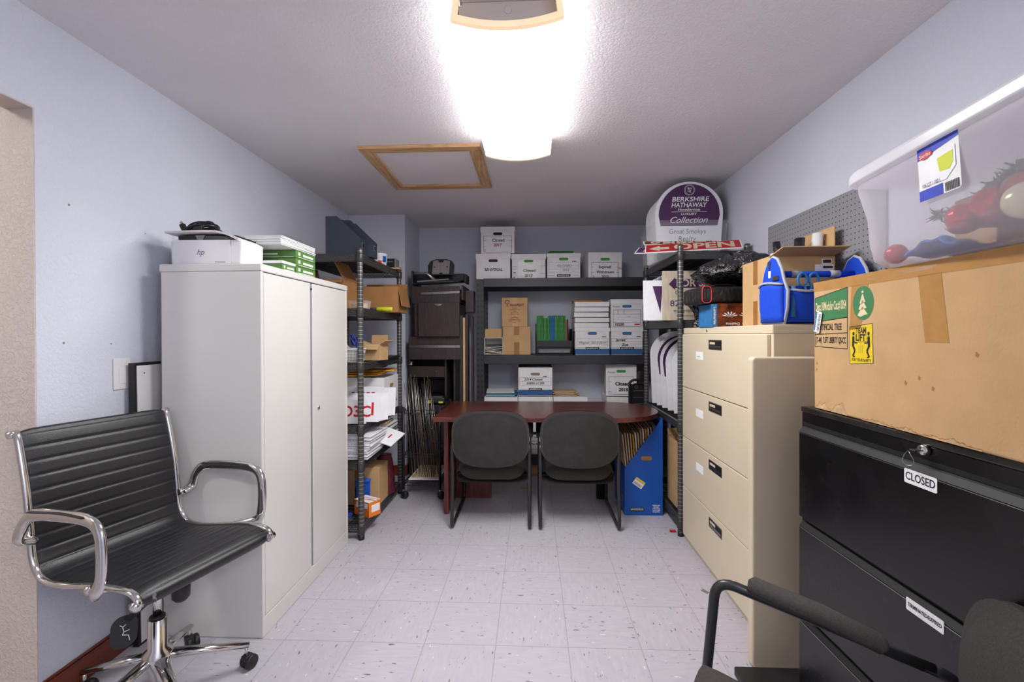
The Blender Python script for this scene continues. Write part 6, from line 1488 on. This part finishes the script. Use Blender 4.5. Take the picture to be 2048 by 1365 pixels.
for k in range(5): m.cyl((-0.03+0.004*k, -0.03, 0.002+0.003*k), (0.04, 0.0+0.008*k, 0.003+0.002*k), 0.002, 6)
m.build('wires', t)
# blue tool tote
t = thing('tool_tote', 'bright blue canvas tool tote with grey piping on the cream file cabinet', 'tool bag', (1.205, 2.005, CT+0.0065), 0)
gx0, gx1, gy0, gy1 = -0.18, 0.155, -0.09, 0.09
# left end gable: peaked panel facing -x and slightly the camera
def gable(x, sx):
    pts = [(-0.088, 0.0), (0.088, 0.0), (0.108, 0.06), (0.112, 0.13), (0.085, 0.175), (0.066, 0.225), (0.034, 0.268), (0.0, 0.282), (-0.034, 0.268), (-0.066, 0.225), (-0.085, 0.175), (-0.112, 0.13), (-0.108, 0.06)]
    return pts
for sx, x in ((-1, gx0), (1, gx1)):
    pts = gable(x, sx)
    g = MB('canvas_blue').frame((x, 0, 0.0), (0, -1, 0), (0, 0, 1)); g.prism(pts, -0.006, 0.006); go = g.build('end_panel', t, 0.002)
    MB('piping_grey').frame((x, 0, 0), (0, -1, 0), (0, 0, 1)).tube([(p[0], p[1], 0.0) for p in pts], 0.0065, 8, False, True).build('piping', go)
    pk = MB('canvas_blue').grid(lambda u, v: (x+sx*(0.008+0.028*math.sin(PI*u)**0.6*(0.6+0.4*v)), lerp(-0.093, 0.093, u if sx < 0 else 1-u)*-1, lerp(0.003, 0.155+0.012*math.sin(PI*u), v)), 14, 6, 0.003); po = pk.build('end_pocket', t)
    MB('piping_grey').tube([(x+sx*(0.010+0.028*math.sin(PI*u)**0.6), -lerp(-0.093, 0.093, u), 0.157+0.012*math.sin(PI*u)) for u in [i/12 for i in range(13)]], 0.005, 8).build('pocket_trim', po)
# body front panel with pockets
MB('canvas_blue').bb(gx0+0.008, gx1-0.008, gy0+0.004, gy0+0.012, 0.001, 0.15).bb(gx0+0.008, gx1-0.008, gy1-0.012, gy1-0.004, 0.001, 0.15).bb(gx0+0.008, gx1-0.008, gy0+0.012, gy1-0.012, 0.001, 0.008).build('body', t)
for (a, b_) in ((gx0+0.004, gx0+0.135), (gx0+0.14, gx1-0.12), (gx1-0.115, gx1-0.004)):
    po = MB('canvas_blue').grid(lambda u, v: (lerp(a, b_, u), gy0+0.002-0.032*math.sin(PI*u)**0.7*(0.55+0.45*v)+0.004*math.sin(6*u+4*v), lerp(0.002, 0.128+0.004*math.cos(PI*u*2), v)), 12, 8, 0.003).build('pocket', t)
    MB('piping_grey').tube([(lerp(a, b_, i/10), gy0+0.001-0.033*math.sin(PI*i/10)**0.7, 0.130+0.004*math.cos(PI*i/5)) for i in range(11)], 0.005, 8).build('pocket_trim', po)
MB('canvas_blue').tube([(gx0, 0, 0.208), (gx1, 0, 0.208)], 0.014, 14).build('handle', t)
for xx in (gx0+0.07, gx0+0.23): MB('piping_grey').tube([(xx, 0, 0.208), (xx+0.04, 0, 0.208)], 0.0155, 14).build('handle_band', t)
o = MB('steel').frame((gx0-0.0065, 0.02, 0.225), (0, -1, 0), (0, 0, 1)).prism([(-.014, .04), (.014, .04), (.0, 0)], 0, 0.002).m('paper_white').prism([(-.008, -.03), (.012, -.03), (.012, .0), (-.008, .0)], 0, 0.001).build('pull_tab', t)
MB('steel').frame((gx0-0.0065, -0.035, 0.188), (0, -1, 0), (0, 0, 1)).prism(rrect(0.045, 0.018, 0.003, 3), 0, 0.005).build('buckle', t)
# scissors and grips in the pockets
t = thing('scissors', 'blue-handled scissors standing in the pocket of the blue tool tote', 'scissors', (1.11, 1.9035, CT+0.115), 0)
for sx in (-1, 1):
    MB('folder_blue').tube([(sx*0.022+0.018*math.cos(a*PI/9), 0.0, 0.065+0.026*math.sin(a*PI/9)) for a in range(18)], 0.005, 8, False, True).tube([(sx*0.014, 0, 0.04), (0, 0, -0.01)], 0.005, 8).build('finger_loop', t)
MB('steel').hexa([(-.006, -.001, -.05), (.006, -.001, -.05), (.006, .001, -.05), (-.006, .001, -.05)], [(-.006, -.001, 0), (.006, -.001, 0), (.006, .001, 0), (-.006, .001, 0)]).build('blade', t)
tag(MB('folder_blue').tube([(1.052, 1.905, CT+0.03), (1.052, 1.905, CT+0.155)], 0.009, 12).build('screwdriver', None), 'blue screwdriver grip in the left front pocket of the blue tool tote', 'screwdriver')
# ================================================================ goods on the right shelving
R1, R2, R3, R4 = 1.853, 1.408, 0.738, 0.106
t = thing('storage_bin', 'clear plastic bin holding arched signs on top of the right shelving', 'bin', (1.125, 3.53, R1))
m = MB('plastic_clear')
def cring(w, d, z): return [(x, y, z) for x, y in rrect(w, d, 0.03, 4)]
RR = [cring(0.47, 0.46, 0), cring(0.51, 0.49, 0.25), cring(0.53, 0.51, 0.252), cring(0.53, 0.51, 0.26)]
n = len(RR[0]); vs = [p for r_ in RR for p in r_]; fs = [(i*n+k, i*n+(k+1) % n, (i+1)*n+(k+1) % n, (i+1)*n+k) for i in range(3) for k in range(n)]+[tuple(range(n-1, -1, -1))]
m.add(vs, fs, False).build('bin_wall', t)
def arch(w, h, n_=20, r=None):
    r = w/2; pts = [(-w/2*0.93, 0), (w/2*0.93, 0)]
    for k in range(n_+1):
        a = PI*k/n_; pts.append((r*math.cos(a), h-r*0.92+r*0.92*math.sin(a)))
    return pts
def arch_sign(label, loc, rz, w, h, full, group, tiltx=0.0, purple=True, name='arched_sign'):
    t = thing(name, label, 'sign', loc, rz, group)
    X = Matrix.Rotation(tiltx, 4, 'X') @ Matrix(((1, 0, 0, 0), (0, 0, -1, 0), (0, 1, 0, 0), (0, 0, 0, 1)))
    b = MB('sign_white'); b.X = X; b.prism(arch(w, h), -0.005, 0).build('board', t, 0.001)
    if purple:
        b = MB('sign_purple'); b.X = X @ Matrix.Translation((0, h*0.43, 0.0006))
        po = b.prism([(p[0]*0.9, p[1]) for p in arch(w, h*0.54)], 0, 0.0006).build('printed_panel', t)
        if full:
            m = MB('paper_white'); m.X = X @ Matrix.Translation((0, h*0.43, 0.0016))
            m.text('BERKSHIRE', 0.046, 0.01, 0.187, shear=0.12, bold=0.0006, width=0.262).text('HATHAWAY', 0.046, 0.0, 0.146, shear=0.12, bold=0.0006, width=0.25).text('HomeServices', 0.026, 0.0, 0.115, width=0.155, bold=0.0003)
            m.flat([(-0.125, 0.0985), (0.125, 0.0985), (0.125, 0.101), (-0.125, 0.101)]).text('LUXURY', 0.022, 0, 0.083, width=0.11, bold=0.0003)
            m.text('Collection', 0.062, 0, 0.040, shear=0.4, width=0.265)
            for r_ in (0.037, 0.031): m.tube([(r_*math.cos(a*PI/16), 0.253+r_*math.sin(a*PI/16), 0) for a in range(32)], 0.001, 5, False, True)
            m.text('BH', 0.022, 0, 0.253+0.009, bold=0.0003).text('HS', 0.022, 0, 0.253-0.010, bold=0.0003).build('lettering', po)
            m = MB('print_grey'); m.X = X @ Matrix.Translation((0, 0, 0.0006)); m.text('Great Smokys', 0.05, -0.01, h*0.355, width=0.26, shear=0.08).text('Realty', 0.05, -0.01, h*0.26, width=0.125, shear=0.08).build('lower_lettering', t)
    return t
AG = 'arched signs in the clear bin on the right shelving'
for k in range(9):
    f = k/8
    arch_sign('white arched sign standing behind the purple front one in the clear bin' if k < 8 else 'purple Berkshire Hathaway Luxury Collection arched sign at the front of the clear bin',
              (lerp(1.121, 1.124, f), lerp(3.68, 3.37, f), R1+0.0045), 0, 0.48 if k == 8 else 0.455, 0.548 if k == 8 else 0.545, k == 8, AG if k < 8 else None, 0.05, purple=(k == 8))
# flat signs lying across the top front, tipped towards the room
def flat_sign(label, o, r, u, m_, txt, ts, tm='paper_white', arrow=False):
    r = Vector(r); u = Vector(u); w, d = r.length, u.length
    t = thing('flat_sign', label, 'sign', o, 0, 'flat signs across the top of the right shelving')
    MB('sign_white').frame((0, 0, 0), r, u).prism([(0, 0), (w, 0), (w, d), (0, d)], -0.005, 0).build('board', t)
    po = MB(m_).frame((0, 0, 0), r, u).prism([(0.006, d*0.07), (w-0.006, d*0.07), (w-0.006, d-0.003), (0.006, d-0.003)], 0.0003, 0.0008).build('printed_face', t)
    q = MB(tm).frame((0, 0, 0), r, u).text(txt, ts, w*(0.62 if arrow else 0.5), d*0.5, bold=0.004, width=w*(0.62 if arrow else 0.8), z=0.0012)
    if arrow: q.flat([(w*0.04, d*0.45), (w*0.16, d*0.15), (w*0.16, d*0.8)], 0.0012).flat([(w*0.16, d*0.3), (w*0.26, d*0.3), (w*0.26, d*0.6), (w*0.16, d*0.6)], 0.0012)
    q.build('lettering', po)
    return t
flat_sign('purple arrow sign lying lowest across the top right shelf edge', (0.70, 3.20, 1.872), (0.50, -0.004, 0.0), (0.05, 0.072, 0.052), 'sign_purple', 'FOR SALE', 0.08, 'sign_cream')
flat_sign('cream and brown lettered sign lying over the purple arrow sign', (0.775, 3.236, 1.938), (0.48, 0.0, 0.0), (0.005, 0.036, 0.030), 'photo_print', 'OPEN HOUSE', 0.04, 'sign_cream')
flat_sign('red OPEN arrow sign jutting out over the near post of the right shelving', (0.755, 3.125, 1.860), (0.575, -0.158, 0.0), (0.03, 0.11, 0.072), 'sign_red', 'OPEN', 0.13, 'sign_cream', True)
# second shelf: signs standing
t = thing('sale_sign', 'cream FOR SALE sign with a purple arrow standing on the second right shelf', 'sign', (1.09, 3.20, R2+0.001), 0)
w, h = 0.40, 0.34
MB('sign_cream').bb(-w/2, w/2, 0, 0.006, 0, h).build('board', t, 0.001)
FX = lambda x, z, e=0.0: ((x, -0.001-e, z), (1, 0, 0), (0, 0, 1))
ar = MB('sign_purple').frame(*FX(0, 0)); ar.flat([(-w*0.39, h*0.73), (-w*0.28, h*0.61), (-w*0.28, h*0.655), (w*0.42, h*0.655), (w*0.42, h*0.835), (-w*0.28, h*0.835), (-w*0.28, h*0.87)]); ao = ar.build('arrow', t)
MB('sign_cream').frame(*FX(0, 0, 0.0006)).text('FOR SALE', 0.07, 0.045, h*0.745, bold=0.0014, width=w*0.74).build('lettering', ao)
MB('print_navy').frame(*FX(0, 0)).text('Great Smokys', 0.044, 0, h*0.555, width=w*0.56).text('Realty', 0.044, 0, h*0.455, width=w*0.26).text('828-488-', 0.058, -0.03, h*0.335, bold=0.0004, width=w*0.58).text('www.greatsmokys.com', 0.03, 0, h*0.195, width=w*0.62).text('Berkshire Hathaway HomeServices', 0.012, 0, h*0.09, width=w*0.52).build('printing', t)
rng = random.Random(6)
for k in range(8):
    x0 = 0.845+0.014*k; 
    t = thing('yard_sign', 'white yard sign in the upright row left of the FOR SALE sign', 'sign', (x0+0.045, 3.475+0.012*k, R2+0.001), math.radians(70), 'white yard signs standing on the second right shelf')
    X = Matrix.Rotation(0.08-0.006*k, 4, 'X')
    b = MB('sign_white'); b.X = X; b.bb(-0.21, 0.20, -0.0025, 0.0025, 0, 0.285+0.006*k).build('board', t, 0.001)
t = thing('yard_sign', 'tilted white sign with a purple wedge at the left end of the row', 'sign', (0.875, 3.232, R2+0.001), 0)
X = Matrix.Rotation(-0.05, 4, 'X')
b = MB('sign_white'); b.X = X; b.bb(-0.105, 0.09, -0.003, 0.003, 0, 0.28).build('board', t, 0.001)
b = MB('sign_purple'); b.X = X @ Matrix(((1, 0, 0, 0), (0, 0, -1, -0.0036), (0, 1, 0, 0), (0, 0, 0, 1))); b.flat([(0.012, 0.05), (0.028, 0.24), (-0.04, 0.24)]); b.build('wedge', t)
# third shelf: arched signs standing side-on
for k in range(7):
    f = k/6
    arch_sign(['white arched sign farthest in on the third right shelf', 'arched sign second from the back on the third right shelf', 'arched sign third from the back on the third right shelf', 'arched sign in the middle of the third right shelf', 'arched sign third from the front on the third right shelf', 'arched sign second from the front on the third right shelf', 'frontmost arched sign on the third right shelf'][k],
              (lerp(1.19, 1.23, f), lerp(3.86, 3.14, f), R3+0.001), math.radians(lerp(-6, 8, f)), 0.42, lerp(0.60, 0.50, f), False, 'arched signs on the third right shelf', -0.03, purple=k in (1, 2, 5, 6))
t = thing('storage_box', 'plain white box behind the arched signs on the third right shelf', 'box', (1.19, 3.63, R3+0.001)); bpy.data.objects.remove(t)
# bottom shelf: tall kraft box
carton('tall taped kraft carton on the bottom right shelf beside the blue box', (1.115, 3.34, R4+0.001), 0, 0.24, 0.22, 0.46, 'cardboard', tape='brown_tape', tapew=0.09, open_=[('b', 85, 0.05)])
# bits on the floor
t = thing('paper_scrap', 'small dark and tan scrap on the floor by the cream file cabinet', 'scrap', (0.885, 2.36, 0.0005), 0.6)
MB('print_grey').box((0, 0.02, 0.001), (0.02, 0.035, 0.002)).build('dark_piece', t); MB('gold_coin').box((0.012, -0.012, 0.001), (0.018, 0.02, 0.002)).build('tan_piece', t)
t = thing('red_leaf', 'small crumpled red scrap on the floor by the right shelving post', 'scrap', (0.925, 3.09, 0.0005))
MB('red_leaf').grid(lambda u, v: (lerp(-.02, .02, u), lerp(-.014, .014, v), 0.006+0.006*math.sin(9*u)*math.cos(8*v)), 6, 6, 0.001).build('scrap', t)
block('wood_block', 'small pale wood strip on the floor under the left table chair', 'wood strip', (-0.055, 3.92, 0.0), (0.085, 0.02, 0.012), 'light_wood', bevel=0.001)
